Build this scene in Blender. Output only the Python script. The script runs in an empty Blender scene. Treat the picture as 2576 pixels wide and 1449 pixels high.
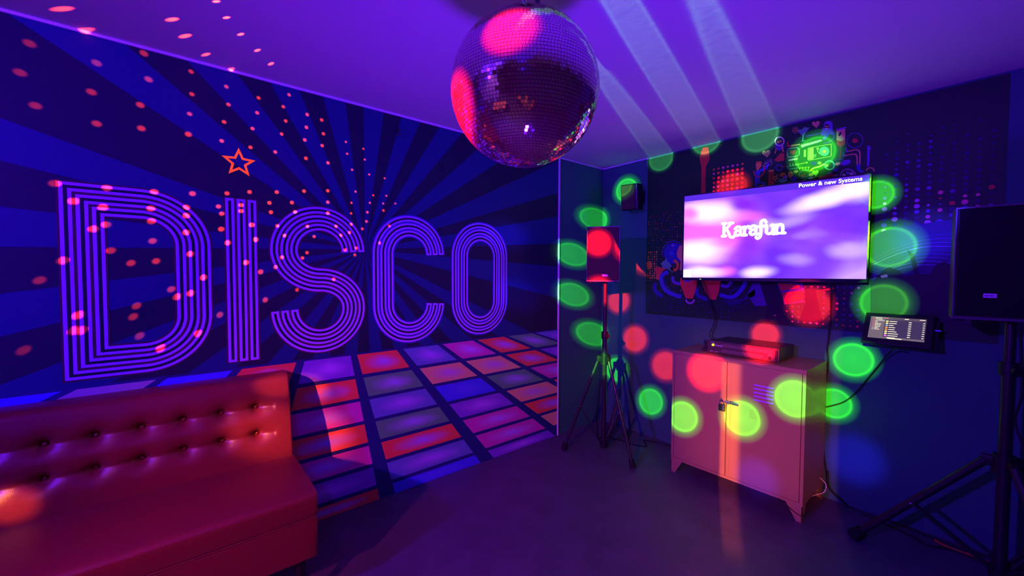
import bpy, bmesh, math, random
from mathutils import Vector, Matrix
random.seed(7)
PI = math.pi
S = bpy.context.scene
C = S.collection
H = 2.6

# ------------------------------------------------------------------ camera
F_PX, YAW, PITCH, ROLL = 1019.4963, 0.87924836, 0.035792, 0.0032838
CAM = Vector((2.64120746, -3.39501018, 1.52713025))
fw = Vector((-math.sin(YAW) * math.cos(PITCH), math.cos(YAW) * math.cos(PITCH), -math.sin(PITCH)))
r0 = Vector((math.cos(YAW), math.sin(YAW), 0)); u0 = r0.cross(fw)
RR = r0 * math.cos(ROLL) + u0 * math.sin(ROLL)
UU = -r0 * math.sin(ROLL) + u0 * math.cos(ROLL)
cd = bpy.data.cameras.new('camera'); cam = bpy.data.objects.new('camera', cd); C.objects.link(cam)
cd.sensor_fit = 'HORIZONTAL'; cd.sensor_width = 36.0; cd.lens = 36.0 * F_PX / 2576.0
cd.clip_start = 0.02; cd.clip_end = 50
M4 = Matrix((RR, UU, -fw)).transposed().to_4x4(); M4.translation = CAM
cam.matrix_world = M4
S.camera = cam

def meet(px, py, axis, val):
    """where the sight line of a point of the photograph meets the real surface axis = val"""
    d = fw * F_PX + RR * (px - 1288) - UU * (py - 724.5)
    t = (val - CAM[axis]) / d[axis]
    return CAM + d * t

# ------------------------------------------------------------------ view, world
S.view_settings.view_transform = 'Standard'
S.view_settings.look = 'None'
S.view_settings.exposure = 0.2
S.view_settings.gamma = 1.0
w = bpy.data.worlds.new('world'); S.world = w; w.use_nodes = True
w.node_tree.nodes['Background'].inputs[0].default_value = (0.02, 0.0, 0.2, 1)
w.node_tree.nodes['Background'].inputs[1].default_value = 0.02

# ------------------------------------------------------------------ lights of the room and added unseen lamps
DERBY = Vector((2.78, -5.85, 2.43))      # the effect projector hung behind the viewer
BLUE_L = Vector((1.62, -5.9, 2.4))
def aim(o, target):
    o.rotation_euler = (Vector(target) - o.location).to_track_quat('-Z', 'Y').to_euler()
def spot(name, loc, target, col, power, size, blend, r):
    l = bpy.data.lights.new(name, 'SPOT'); l.color = col; l.energy = power
    l.spot_size = math.radians(size); l.spot_blend = blend; l.shadow_soft_size = r
    o = bpy.data.objects.new(name, l); C.objects.link(o); o.location = loc; aim(o, target)
    return o
# blue wash bars, added purple ceiling fill, pink floor wash
spot('blue_wash_lamp', BLUE_L, (0.5, -1.4, 1.3), (0.125, 0.008, 1.0), 500, 96, 0.6, 0.05)
spot('blue_side_lamp', Vector((3.4, -4.0, 2.3)), (0.0, -2.6, 1.6), (0.05, 0.003, 1.0), 60, 100, 0.9, 0.08)
spot('pink_wash_lamp', DERBY + Vector((0.05, 0, -0.1)), (0.5, -1.8, 0.2), (1.0, 0.10, 0.42), 330, 44, 0.8, 0.03)
spot('purple_up_fill', Vector((2.15, -2.75, 0.3)), (1.4, -1.7, 2.6), (0.135, 0.004, 1.0), 235, 116, 1.0, 0.14)  # unseen uplight added low in the room to brighten the ceiling
spot('blue_rear_fill', Vector((2.3, -4.0, 2.45)), (1.0, -7.0, 1.0), (0.16, 0.02, 1.0), 220, 110, 0.8, 0.05)  # unseen lamp added so the rear room shows up in the mirror ball
spot('amber_rear_fill', Vector((2.2, -5.4, 2.45)), (2.0, -7.0, 1.1), (1.0, 0.30, 0.05), 50, 80, 0.5, 0.05)  # unseen lamp added to warm the rear wall reflected in the ball

def N(nt, kind, **kw):
    n = nt.nodes.new(kind)
    for k, v in kw.items(): setattr(n, k, v)
    return n
def gobo(name, loc, energy, groups, radius=0.006):
    """point lamp behind a patterned disc: groups = (colour, strength, [(direction, angular radius)], ramp stops)"""
    l = bpy.data.lights.new(name, 'POINT'); l.energy = energy; l.shadow_soft_size = radius
    o = bpy.data.objects.new(name, l); C.objects.link(o); o.location = loc
    l.use_nodes = True; nt = l.node_tree; nt.nodes.clear()
    out = N(nt, 'ShaderNodeOutputLight'); em = N(nt, 'ShaderNodeEmission')
    nt.links.new(em.outputs[0], out.inputs[0])
    geo = N(nt, 'ShaderNodeNewGeometry')
    total = None
    for col, strength, dirs, stops in groups:
        acc = None
        for p, ar in dirs:
            d = (Vector(p) - Vector(loc)).normalized()
            vm = N(nt, 'ShaderNodeVectorMath', operation='DISTANCE')
            nt.links.new(geo.outputs['Incoming'], vm.inputs[0]); vm.inputs[1].default_value = d
            mu = N(nt, 'ShaderNodeMath', operation='MULTIPLY'); nt.links.new(vm.outputs['Value'], mu.inputs[0])
            mu.inputs[1].default_value = 0.5 / ar
            if acc is None: acc = mu
            else:
                mi = N(nt, 'ShaderNodeMath', operation='MINIMUM')
                nt.links.new(acc.outputs[0], mi.inputs[0]); nt.links.new(mu.outputs[0], mi.inputs[1]); acc = mi
        cr = N(nt, 'ShaderNodeValToRGB'); nt.links.new(acc.outputs[0], cr.inputs[0])
        el = cr.color_ramp.elements
        while len(el) < len(stops): el.new(0.5)
        for e, (pos, v) in zip(el, stops):
            e.position = pos; e.color = (v, v, v, 1)
        sc = N(nt, 'ShaderNodeVectorMath', operation='MULTIPLY')
        nt.links.new(cr.outputs[0], sc.inputs[0]); sc.inputs[1].default_value = [c * strength for c in col]
        if total is None: total = sc
        else:
            ad = N(nt, 'ShaderNodeVectorMath', operation='ADD')
            nt.links.new(total.outputs[0], ad.inputs[0]); nt.links.new(sc.outputs[0], ad.inputs[1]); total = ad
    nt.links.new(total.outputs[0], em.inputs[0])
    return o
RING = [(0.0, .68), (0.39, .60), (0.44, 1.0), (0.462, 1.0), (0.487, .32), (0.56, .14), (0.70, 0), (1, 0)]
BEAM = [(0.0, .62), (0.40, .62), (0.455, 1.0), (0.485, .8), (0.52, .12), (0.62, 0)]
FLAT = [(0.0, .9), (0.44, 1.0), (0.50, .55), (0.54, .2), (0.68, 0)]
SOFT = [(0.0, 1.0), (0.35, .8), (0.50, .35), (0.62, .05), (0.75, 0)]
g, gc, rd, bl, og = [], [], [], [], []
a0 = .0180
for x, y, s in [(1440, 640, 1), (1441, 741, 1), (1490, 840, 1), (1496, 550, .95)]: g.append((meet(x, y, 0, 0), a0 * s))
for x, y, s in [(1576, 478, 1), (1550, 930, .95), (1637, 1010, 1.0),
                (2146, 905, 1), (2222, 762, 1.1), (2238, 622, 1.2), (2204, 490, .85), (2050, 388, 1.15), (2098, 1015, .9)]:
    g.append((meet(x, y, 1, 0), a0 * s))
for x, y, s in [(1718, 1048, 1.05), (1866, 1052, 1.1), (2000, 1003, 1.1)]: g.append((meet(x, y, 1, -.47), a0 * s))
for x, y, s in [(1842, 472, 1.0), (2036, 768, 1.1), (1556, 757, .95), (1597, 853, 1.0), (1674, 920, 1.05), (1925, 842, .8)]:
    rd.append((meet(x, y, 1, 0), a0 * s))
for x, y, s in [(1780, 935, 1.1), (1912, 872, .9)]: rd.append((meet(x, y, 1, -.45), a0 * s))
rd.append((meet(1504, 611, 1, -.72), .0175)); rd.append((meet(1505, 722, 1, -.68), .012))
for x, y, s in [(1663, 398, 1), (1777, 352, 1.05), (1911, 340, 1.15)]: gc.append((meet(x, y, 1, 0), a0 * s))
og.append((meet(690, 1085, 0, .2), .034)); og.append((meet(-50, 1272, 0, .3), .017)); og.append((meet(700, 965, 0, .16), .018))
BC = Vector((1.642, -2.517, 2.114)); BR = .2365
def on_ball(px, py):
    d = (fw * F_PX + RR * (px - 1288) - UU * (py - 724.5)).normalized()
    oc = CAM - BC; b = oc.dot(d); c = oc.dot(oc) - BR * BR
    return CAM + d * (-b - math.sqrt(max(b * b - c, 0)))
rd.append((on_ball(1276, 70), .0185)); rd.append((on_ball(1150, 270), .022))
for x, y in [(1300, 745), (1272, 590)]: bl.append((meet(x, y, 0, 0), a0 * 1.3))
for x, y in [(2148, 1155), (2330, 590)]: bl.append((meet(x, y, 1, 0), a0 * 1.35))
bl.append((meet(1903, 1205, 1, -.47), a0 * 1.15))
gobo('effect_projector_lamp', DERBY, 2600, [((.11, 1.0, .0), 2.8, g, RING), ((.40, .95, .58), 1.5, gc, BEAM), ((1.0, .008, .0), 8.5, rd, FLAT), ((1.0, .24, .02), .55, og, SOFT), ((.05, .02, 1.0), .8, bl, SOFT)])

# red sparkles thrown onto the wall and ceiling by the mirror ball
dots = []
def dd(lst, ox, oy, s, r):
    for a, b in lst:
        px, py = ox + a / s, oy + b / s
        q = meet(px, py, 0, 0)
        if q.z > H: q = meet(px, py, 2, H)
        dots.append((q, r))
SPARK = BC + Vector((-.80, -.50, .20)).normalized() * .30
k6 = 3.22
dd([(235,352),(158,588),(283,856),(778,510),(737,745),(780,1002),(1163,432),(1200,643),(1133,850),(1142,1040),(1523,1088),(505,72),(680,245),(1395,158),(1500,292)], 0, 0, k6, .0100)
dd([(1545,580),(1552,763),(1533,923),(1831,702),(1848,847),(1813,988),(1793,1142),(2093,793),(2081,914),(2043,1042),(2027,1194),(2293,865),(2313,980),(2280,1086),(2228,1232),(2340,768),(2487,930),(2480,1030),(2467,1134),(2477,1282),(1835,143),(1950,278),(1752,12),(1668,442),(2085,408),(2195,517),(1868,562)], 0, 0, k6, .0078)
dd([(877,606),(871,710),(857,812),(867,961),(995,650),(1009,762),(999,858),(1046,998),(852,1227),(1044,1224),(630,1235),(410,1234),(227,1245),(157,1352),(183,1410),(338,1342),(338,1390),(571,1322),(583,1398),(753,1320),(778,1397),(1044,1317),(1044,1405)], 500, 100, k6, .0085)
dd([(1191,828),(1201,924),(1241,1054),(1333,884),(1344,971),(1380,1092),(1505,1123),(1269,1231),(1413,1261),(1519,1265),(1236,1322),(1233,1407),(1385,1322),(1366,1400),(1493,1328),(1495,1385),(1592,1328)], 500, 100, k6, .0062)
dd([(280,335),(552,360),(800,378),(378,428),(532,460),(783,465),(1000,388),(968,460),(968,503),(785,533),(551,550),(482,573),(967,591),(792,635),(575,685),(323,738),(680,750),(811,740),(988,703),(1057,826),(203,840),(889,887),(918,927),(990,908),(709,973),(692,1030),(402,1023),(380,1103),(420,1103),(120,1205),(1029,1118),(833,1195),(725,1130),(1143,1020),(1380,942),(1356,796),(1279,748),(1184,645),(1150,573),(1330,628),(1309,552)], 0, 300, 2.07, .0098)
dd([(303,378),(455,316),(500,383),(645,315),(735,357),(677,376),(745,303),(847,283),(820,332),(285,522),(453,490),(423,525),(243,587),(630,667),(387,737),(175,803),(705,472),(780,460),(770,505),(255,313),(590,228),(853,222),(960,210),(997,312),(935,427)], 600, 450, 2.634, .0075)
gobo('mirror_ball_reflection_lamp', SPARK, 1300, [((1.0, .035, .01), 1.6, dots, [(0, 1), (.30, .85), (.38, .35), (.5, 0)])], 0.001)

# warm light of a door standing ajar behind: a wide weak fan and a bright thin slit
def fan(name, loc, energy, lobes):
    l = bpy.data.lights.new(name, 'POINT'); l.energy = energy; l.shadow_soft_size = .01
    o = bpy.data.objects.new(name, l); C.objects.link(o); o.location = loc
    l.use_nodes = True; nt = l.node_tree; nt.nodes.clear()
    out = N(nt, 'ShaderNodeOutputLight'); em = N(nt, 'ShaderNodeEmission'); nt.links.new(em.outputs[0], out.inputs[0])
    geo = N(nt, 'ShaderNodeNewGeometry'); sx = N(nt, 'ShaderNodeSeparateXYZ'); nt.links.new(geo.outputs['Incoming'], sx.inputs[0])
    az = N(nt, 'ShaderNodeMath', operation='DIVIDE'); nt.links.new(sx.outputs[0], az.inputs[0]); nt.links.new(sx.outputs[1], az.inputs[1])
    ay = N(nt, 'ShaderNodeMath', operation='MAXIMUM'); nt.links.new(sx.outputs[1], ay.inputs[0]); ay.inputs[1].default_value = .02
    nt.links.new(ay.outputs[0], az.inputs[1])
    ez = N(nt, 'ShaderNodeMath', operation='DIVIDE'); nt.links.new(sx.outputs[2], ez.inputs[0]); nt.links.new(ay.outputs[0], ez.inputs[1])
    total = None
    def band(src, lo, hi, s0, s1):
        a = N(nt, 'ShaderNodeMapRange', interpolation_type='SMOOTHSTEP'); nt.links.new(src, a.inputs['Value'])
        a.inputs['From Min'].default_value = lo; a.inputs['From Max'].default_value = lo + s0
        b = N(nt, 'ShaderNodeMapRange', interpolation_type='SMOOTHSTEP'); nt.links.new(src, b.inputs['Value'])
        b.inputs['From Min'].default_value = hi - s1; b.inputs['From Max'].default_value = hi
        b.inputs['To Min'].default_value = 1; b.inputs['To Max'].default_value = 0
        m = N(nt, 'ShaderNodeMath', operation='MULTIPLY'); nt.links.new(a.outputs[0], m.inputs[0]); nt.links.new(b.outputs[0], m.inputs[1])
        return m
    for col, s, (xl, xh, sl, sh), (zl, zh, tl, th) in lobes:
        ma = band(az.outputs[0], xl, xh, sl, sh); mb = band(ez.outputs[0], zl, zh, tl, th)
        m = N(nt, 'ShaderNodeMath', operation='MULTIPLY'); nt.links.new(ma.outputs[0], m.inputs[0]); nt.links.new(mb.outputs[0], m.inputs[1])
        sc = N(nt, 'ShaderNodeVectorMath', operation='SCALE'); sc.inputs[0].default_value = [c * s for c in col]
        nt.links.new(m.outputs[0], sc.inputs['Scale'])
        if total is None: total = sc
        else:
            ad = N(nt, 'ShaderNodeVectorMath', operation='ADD'); nt.links.new(total.outputs[0], ad.inputs[0]); nt.links.new(sc.outputs[0], ad.inputs[1]); total = ad
    nt.links.new(total.outputs[0], em.inputs[0])
    return o
WARM = Vector((3.6, -5.2, 1.8))
def az_of(x, y): return (x - WARM.x) / (y - WARM.y)
fan('doorway_lamp', WARM, 700, [
    ((1.0, .17, .03), 3.2, (az_of(1.405, -.47), az_of(1.56, -.47), .003, .012), (-.452, -.184, .03, .004)),
    ((1.0, .14, .16), .75, (az_of(.95, -.47), az_of(1.99, 0), .09, .006), (-.42, -.10, .1, .06))])

# ------------------------------------------------------------------ materials
MATS = {}
def mat(name, col=(.5, .5, .5), rough=.6, metal=0.0, spec=.4, noise=0, nscale=20, bump=0, bscale=200, emit=None, es=1.0, coat=0):
    if name in MATS: return MATS[name]
    m = bpy.data.materials.new(name); m.use_nodes = True; nt = m.node_tree
    b = nt.nodes['Principled BSDF']
    b.inputs['Base Color'].default_value = (*col, 1); b.inputs['Roughness'].default_value = rough
    b.inputs['Metallic'].default_value = metal; b.inputs['Specular IOR Level'].default_value = spec
    b.inputs['Coat Weight'].default_value = coat
    tc = N(nt, 'ShaderNodeTexCoord')
    nz = N(nt, 'ShaderNodeTexNoise'); nt.links.new(tc.outputs['Object'], nz.inputs['Vector'])
    nz.inputs['Scale'].default_value = nscale; nz.inputs['Detail'].default_value = 5
    if noise >= 0:
        mr = N(nt, 'ShaderNodeMapRange'); nt.links.new(nz.outputs['Fac'], mr.inputs['Value'])
        mr.inputs['To Min'].default_value = 1 - max(noise, .04); mr.inputs['To Max'].default_value = 1 + max(noise, .04)
        vm = N(nt, 'ShaderNodeVectorMath', operation='SCALE'); vm.inputs[0].default_value = col
        nt.links.new(mr.outputs[0], vm.inputs['Scale']); nt.links.new(vm.outputs[0], b.inputs['Base Color'])
    if bump:
        n2 = N(nt, 'ShaderNodeTexNoise'); nt.links.new(tc.outputs['Object'], n2.inputs['Vector'])
        n2.inputs['Scale'].default_value = bscale; n2.inputs['Detail'].default_value = 4
        bp = N(nt, 'ShaderNodeBump'); bp.inputs['Strength'].default_value = bump; bp.inputs['Distance'].default_value = .01
        nt.links.new(n2.outputs['Fac'], bp.inputs['Height']); nt.links.new(bp.outputs[0], b.inputs['Normal'])
    if emit:
        b.inputs['Emission Color'].default_value = (*emit, 1); b.inputs['Emission Strength'].default_value = es
    MATS[name] = m
    return m
wall_m = mat('wall_paint', (.035, .17, .145), .75, noise=.06, nscale=3, bump=.08, bscale=90)
ceil_m = mat('ceiling_paint', (.62, .60, .62), .8, noise=.04, nscale=2, bump=.06, bscale=20)
trim_m = mat('trim_white', (.85, .75, .9), .4)
floor_m = mat('floor_vinyl', (.085, .06, .115), .45, noise=.45, nscale=6, bump=.35, bscale=70, spec=.35)
blk = mat('black_plastic', (.012, .012, .014), .45, spec=.4)
blk_metal = mat('black_metal', (.02, .02, .022), .3, spec=.6)
rubber = mat('black_rubber', (.008, .008, .008), .8)
grille_m = mat('grille_metal', (.085, .03, .03), .45, spec=.5, bump=.5, bscale=600)
cream = mat('cabinet_paint', (.33, .24, .13), .42, noise=.05, nscale=8, spec=.4)
cream_dark = mat('cabinet_gap', (.03, .02, .02), .8)
steel = mat('bright_steel', (.75, .75, .75), .25, metal=1)
leather = mat('red_leatherette', (.19, .020, .019), .33, noise=.1, nscale=60, bump=.12, bscale=350, spec=.5)
badge_m = mat('badge_silver', (.7, .6, .75), .35, spec=.6)
cable_m = mat('cable_black', (.01, .01, .012), .55)
cable_o = mat('cable_orange', (.75, .12, .02), .5)
cable_w = mat('cable_white', (.7, .65, .75), .5)

def tag(o, label=None, cat=None, group=None, kind=None):
    if label: o['label'] = label
    if cat: o['category'] = cat
    if group: o['group'] = group
    if kind: o['kind'] = kind
    return o
def obj(name, bm, mats, parent=None, smooth=False):
    me = bpy.data.meshes.new(name)
    bm.normal_update(); bm.to_mesh(me); bm.free()
    for m in (mats if isinstance(mats, (list, tuple)) else [mats]): me.materials.append(m)
    if smooth:
        me.polygons.foreach_set('use_smooth', [True] * len(me.polygons))
        me.set_sharp_from_angle(angle=math.radians(38))
    o = bpy.data.objects.new(name, me); C.objects.link(o)
    if parent:
        o.parent = parent
        root = parent
        bpy.context.view_layer.update()
        o.matrix_parent_inverse = parent.matrix_world.inverted()
    return o
def thing(name, label, cat, loc=(0, 0, 0), rz=0, group=None):
    o = bpy.data.objects.new(name, None); C.objects.link(o); o.location = loc; o.rotation_euler = (0, 0, rz)
    o.empty_display_size = .1
    tag(o, label, cat, group); bpy.context.view_layer.update()
    return o
BM = bmesh.new
def box(bm, c, s, rot=None, bev=0, mi=0, seg=2):
    r = bmesh.ops.create_cube(bm, size=1)
    vs = r['verts']
    for v in vs: v.co = Vector((v.co.x * s[0], v.co.y * s[1], v.co.z * s[2]))
    fs = list({f for v in vs for f in v.link_faces})
    if bev:
        es = list({e for v in vs for e in v.link_edges})
        r2 = bmesh.ops.bevel(bm, geom=es, offset=bev, segments=seg, profile=.6, affect='EDGES')
        fs = list({f for v in r2['verts'] for f in v.link_faces} | {f for f in fs if f.is_valid})
        vs = list({v for f in fs for v in f.verts})
    for f in fs: f.material_index = mi
    M = Matrix.Translation(Vector(c))
    if rot is not None: M = M @ (rot.to_4x4() if hasattr(rot, 'to_4x4') else rot)
    for v in vs: v.co = M @ v.co
    return vs
def cyl(bm, p0, p1, ra, rb=None, n=20, mi=0, cap=True):
    p0, p1 = Vector(p0), Vector(p1); rb = ra if rb is None else rb
    ax = (p1 - p0).normalized(); q = ax.to_track_quat('Z', 'Y').to_matrix()
    A = [bm.verts.new(p0 + q @ Vector((ra * math.cos(2*PI*i/n), ra * math.sin(2*PI*i/n), 0))) for i in range(n)]
    B = [bm.verts.new(p1 + q @ Vector((rb * math.cos(2*PI*i/n), rb * math.sin(2*PI*i/n), 0))) for i in range(n)]
    for i in range(n):
        f = bm.faces.new((A[i], A[(i+1) % n], B[(i+1) % n], B[i])); f.material_index = mi
    if cap:
        f = bm.faces.new(A[::-1]); f.material_index = mi; f = bm.faces.new(B); f.material_index = mi
def smooth_path(pts, n=8):
    pts = [Vector(p) for p in pts]; P = [pts[0]] + pts + [pts[-1]]; out = []
    for i in range(1, len(P) - 2):
        a, b, c, d = P[i-1], P[i], P[i+1], P[i+2]
        for k in range(n):
            t = k / n
            out.append(.5 * ((2*b) + (c-a)*t + (2*a-5*b+4*c-d)*t*t + (-a+3*b-3*c+d)*t**3))
    out.append(pts[-1]); return out
def tube(bm, pts, r, n=10, sm=8, mi=0):
    P = smooth_path(pts, sm) if sm else [Vector(p) for p in pts]
    rings = []; up = Vector((.13, .21, .97))
    for i, p in enumerate(P):
        t = (P[min(i+1, len(P)-1)] - P[max(i-1, 0)]).normalized()
        a = t.cross(up)
        if a.length < .05: a = t.cross(Vector((1, 0, 0)))
        a.normalize(); b = t.cross(a)
        rings.append([bm.verts.new(p + (a*math.cos(2*PI*k/n) + b*math.sin(2*PI*k/n)) * r) for k in range(n)])
    for A, B in zip(rings, rings[1:]):
        for k in range(n):
            f = bm.faces.new((A[k], A[(k+1) % n], B[(k+1) % n], B[k])); f.material_index = mi
    bm.faces.new(rings[0][::-1]); bm.faces.new(rings[-1])
def poly(bm, pts, mi=0):
    try:
        f = bm.faces.new([bm.verts.new(Vector(p)) for p in pts]); f.material_index = mi
        return f
    except ValueError: return None
def Rz(a): return Matrix.Rotation(a, 3, 'Z')
def Rx(a): return Matrix.Rotation(a, 3, 'X')
def Ry(a): return Matrix.Rotation(a, 3, 'Y')

# ------------------------------------------------------------------ room shell
XR, YB = 4.3, -7.0
def struct(name, bm, m): return tag(obj(name, bm, m), kind='structure')
b = BM(); box(b, (XR/2, YB/2, -.05), (XR+.4, -YB+.4, .1)); struct('floor', b, floor_m)
b = BM(); box(b, (XR/2, YB/2, H+.05), (XR+.4, -YB+.4, .1)); struct('ceiling', b, ceil_m)
b = BM(); box(b, (-.05, YB/2, H/2), (.1, -YB+.2, H)); struct('wall_left', b, wall_m)
b = BM(); box(b, (XR/2, .05, H/2), (XR, .1, H)); struct('wall_front', b, wall_m)
b = BM(); box(b, (XR+.05, YB/2, H/2), (.1, -YB+.2, H)); struct('wall_right', b, wall_m)
rear_m = mat('rear_wall_panel', (.42, .26, .55), .6, noise=.3, nscale=3)
b = BM(); box(b, (XR/2, YB-.05, H/2), (XR, .1, H)); struct('wall_rear', b, rear_m)
b = BM(); box(b, (.006, (-.651+YB)/2, H-.006), (.012, (-.651-YB), .012)); struct('trim_1', b, trim_m)
b = BM(); box(b, (.004, -.3255, H-.004), (.008, .651, .008)); box(b, (.26, -.004, H-.004), (.52, .008, .008)); struct('trim_2', b, trim_m)
b = BM(); box(b, (.0065, -.651, H/2), (.013, .013, H-.002)); struct('trim_3', b, trim_m)

# ------------------------------------------------------------------ disco mural on the left wall (v = distance from the corner, z = height)
VL = 6.6; CV, CZ = 2.45, 1.68
def WP(v, z, lay=0): return Vector((.0022 + lay * .0008, -v, z))
mural = thing('disco_mural', 'wall-size sunburst mural with neon lettering and coloured dance floor tiles', 'mural', (0, -2.9, 0))
ray_dark = mat('print_dark_navy', (.008, .008, .045), .6)
ray_light = mat('print_royal_blue', (.005, .02, .165), .6)
b = BM(); poly(b, [WP(.658, 0), WP(.658, H-.001), WP(VL, H-.001), WP(VL, 0)], 0)
angs = [168.5, 162.2, 154.8, 148.1, 140.6, 134.2, 126.5, 119.8, 112.3, 105.1, 97.1, 89.9, 81.7, 74.2, 66.4, 58.8, 50.7, 42.6, 34.5, 26.4, 18.3, 11.9, 4.0, -2.8, -12.0, -17.7]
bright = [(168.5, 162.2)] + [(angs[i], angs[i+1]) for i in range(3, len(angs)-1, 2)] + [(175.6, 181.9), (189.2, 195.6)]
k = -17.7 - 7.0
lows = [-17.7 - 7.0*j for j in range(1, 21)]
bright += [(lows[j], lows[j+1]) for j in range(0, 19, 2)]
def clip_wedge(a1, a2):
    # wedge from the centre clipped against the rectangle
    pts = [(CV, CZ)]
    n = 6
    a1, a2 = math.radians(a1), math.radians(a2)
    rect = (.658, VL, .0, H-.001)
    def hit(a):
        dx, dz = -math.cos(a), math.sin(a)
        ts = []
        if dx < 0: ts.append((rect[0]-CV)/dx)
        if dx > 0: ts.append((rect[1]-CV)/dx)
        if dz < 0: ts.append((rect[2]-CZ)/dz)
        if dz > 0: ts.append((rect[3]-CZ)/dz)
        t = min(ts); return (CV+dx*t, CZ+dz*t)
    cs = []
    for c in [(rect[0], rect[2]), (rect[0], rect[3]), (rect[1], rect[2]), (rect[1], rect[3])]:
        a = math.atan2(c[1]-CZ, CV-c[0])
        for kk in (-2*PI, 0, 2*PI):
            if min(a1, a2) < a+kk < max(a1, a2): cs.append(((a+kk), c))
    cs.sort(key=lambda q: q[0], reverse=a1 > a2)
    return pts + [hit(a1)] + [c for _, c in cs] + [hit(a2)]
for a1, a2 in bright:
    poly(b, [WP(v, z, 1) for v, z in clip_wedge(a1, a2)], 1)
obj('sunburst', b, [ray_dark, ray_light], mural)

def offset_line(pts, d, closed=False):
    n = len(pts); out = []
    for i in range(n):
        if closed: a, c = pts[(i-1) % n], pts[(i+1) % n]
        else: a, c = pts[max(i-1, 0)], pts[min(i+1, n-1)]
        p = pts[i]
        d1 = Vector((p[0]-a[0], p[1]-a[1])); d2 = Vector((c[0]-p[0], c[1]-p[1]))
        if d1.length < 1e-7: d1 = d2
        if d2.length < 1e-7: d2 = d1
        d1.normalize(); d2.normalize()
        n1 = Vector((-d1.y, d1.x)); n2 = Vector((-d2.y, d2.x)); m = (n1+n2)
        if m.length < 1e-6: m = n1
        m.normalize(); s = d / max(m.dot(n1), .35)
        out.append((p[0]+m.x*s, p[1]+m.y*s))
    return out
def ribbon(bm, pts, off, w, lay, mi, closed=False, ext=0, P=None):
    P = P or WP
    if ext and not closed:
        a, c = Vector(pts[0]), Vector(pts[1]); e = (a-c).normalized()*ext; pts = [tuple(a+e)] + list(pts)
        a, c = Vector(pts[-1]), Vector(pts[-2]); e = (a-c).normalized()*ext; pts = pts + [tuple(a+e)]
    L = offset_line(pts, off-w/2, closed); R = offset_line(pts, off+w/2, closed); n = len(L)
    vl = [bm.verts.new(P(q[0], q[1], lay)) for q in L]; vr = [bm.verts.new(P(q[0], q[1], lay)) for q in R]
    for i in range(n if closed else n-1):
        j = (i+1) % n
        f = bm.faces.new((vl[i], vl[j], vr[j], vr[i])); f.material_index = mi
def arc(cx, cz, rx, rz, a0, a1, n=28):
    return [(cx + rx*math.cos(math.radians(a0+(a1-a0)*i/n)), cz + rz*math.sin(math.radians(a0+(a1-a0)*i/n))) for i in range(n+1)]
neon = mat('print_neon_violet', (.50, .16, 1.0), .5)
core = mat('print_black', (.004, .004, .03), .6)
halo_w = mat('print_halo_maroon', (.07, .018, .05), .6)
halo_b = mat('print_halo_blue', (.03, .02, .42), .6)
ZT, ZB = 1.924, 1.043
Rc = .195; zt, zb = ZT-.265, ZB+.265
def flip(pts, cv): return [(cv - (x), z) for x, z in pts]       # local x to the right -> v to the left
def letter(name, paths, halo):
    b = BM()
    for pts, closed in paths['main']:
        ribbon(b, pts, 0, .156, 2, 2, closed, 0)
        for o in (-.0505, 0, .0505):
            ribbon(b, pts, o, .0390, 3, 0, closed, 0)
            trimmed = pts
            ribbon(b, pts, o, .0125, 4, 1, closed, -.0125 if not closed else 0)
    return obj(name, b, [neon, core, halo], mural)
# custom negative-ext handling: shorten the dark core at the open ends
_rib = ribbon
def ribbon(bm, pts, off, w, lay, mi, closed=False, ext=0, P=None):
    if ext < 0 and not closed:
        pts = list(pts)
        def cut(pts):
            need = -ext
            while len(pts) > 2 and (Vector(pts[1])-Vector(pts[0])).length < need:
                need -= (Vector(pts[1])-Vector(pts[0])).length; pts = pts[1:]
            a, c = Vector(pts[0]), Vector(pts[1]); pts[0] = tuple(a+(c-a).normalized()*min(need, (c-a).length*.9)); return pts
        pts = cut(pts); pts = cut(pts[::-1])[::-1]; ext = 0
    return _rib(bm, pts, off, w, lay, mi, closed, ext, P)
m_ = .07
def rect_d():
    # D, centreline: sharp corners left, round right
    x0, x1 = -.265+m_, .265-m_
    p = [(0, ZT-m_)] + [(x0, ZT-m_)] + [(x0, ZB+m_)] + [(0, ZB+m_)]
    q = arc(0, ZB+.265, Rc, Rc, -90, 0)[1:] + arc(0, ZT-.265, Rc, Rc, 0, 90)[:-1]
    return p + q
letter('letter_d', {'main': [(flip(rect_d(), 3.52), True)]}, halo_w)
def I_letter():
    b = BM(); c = 3.118
    ribbon(b, [(c, ZB-.006), (c, ZT+.006)], 0, .156, 2, 2)
    for o in (-.0505, 0, .0505):
        ribbon(b, [(c+o, ZB), (c+o, ZT)], 0, .0390, 3, 0); ribbon(b, [(c+o, ZB+.0135), (c+o, ZT-.0135)], 0, .0125, 4, 1)
    obj('letter_i', b, [neon, core, halo_w], mural)
I_letter()
zc = (zt+zb)/2
spts = arc(0, zt, Rc, Rc, 0, 180) + arc(0, zt, Rc, zt-zc, 180, 270)[1:] + arc(0, zb, Rc, zc-zb, 90, 0)[1:] + arc(0, zb, Rc, Rc, 0, -180)[1:]
letter('letter_s', {'main': [(flip(spts, 2.720), False)]}, halo_w)
cpts = arc(0, zt, Rc, Rc, 0, 180) + arc(0, zb, Rc, Rc, 180, 360)
letter('letter_c', {'main': [(flip(cpts, 2.134), False)]}, halo_b)
opts = arc(0, zt, Rc, Rc, 0, 180) + arc(0, zb, Rc, Rc, 180, 360)
letter('letter_o', {'main': [(flip(opts, 1.533), True)]}, halo_b)
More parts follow.
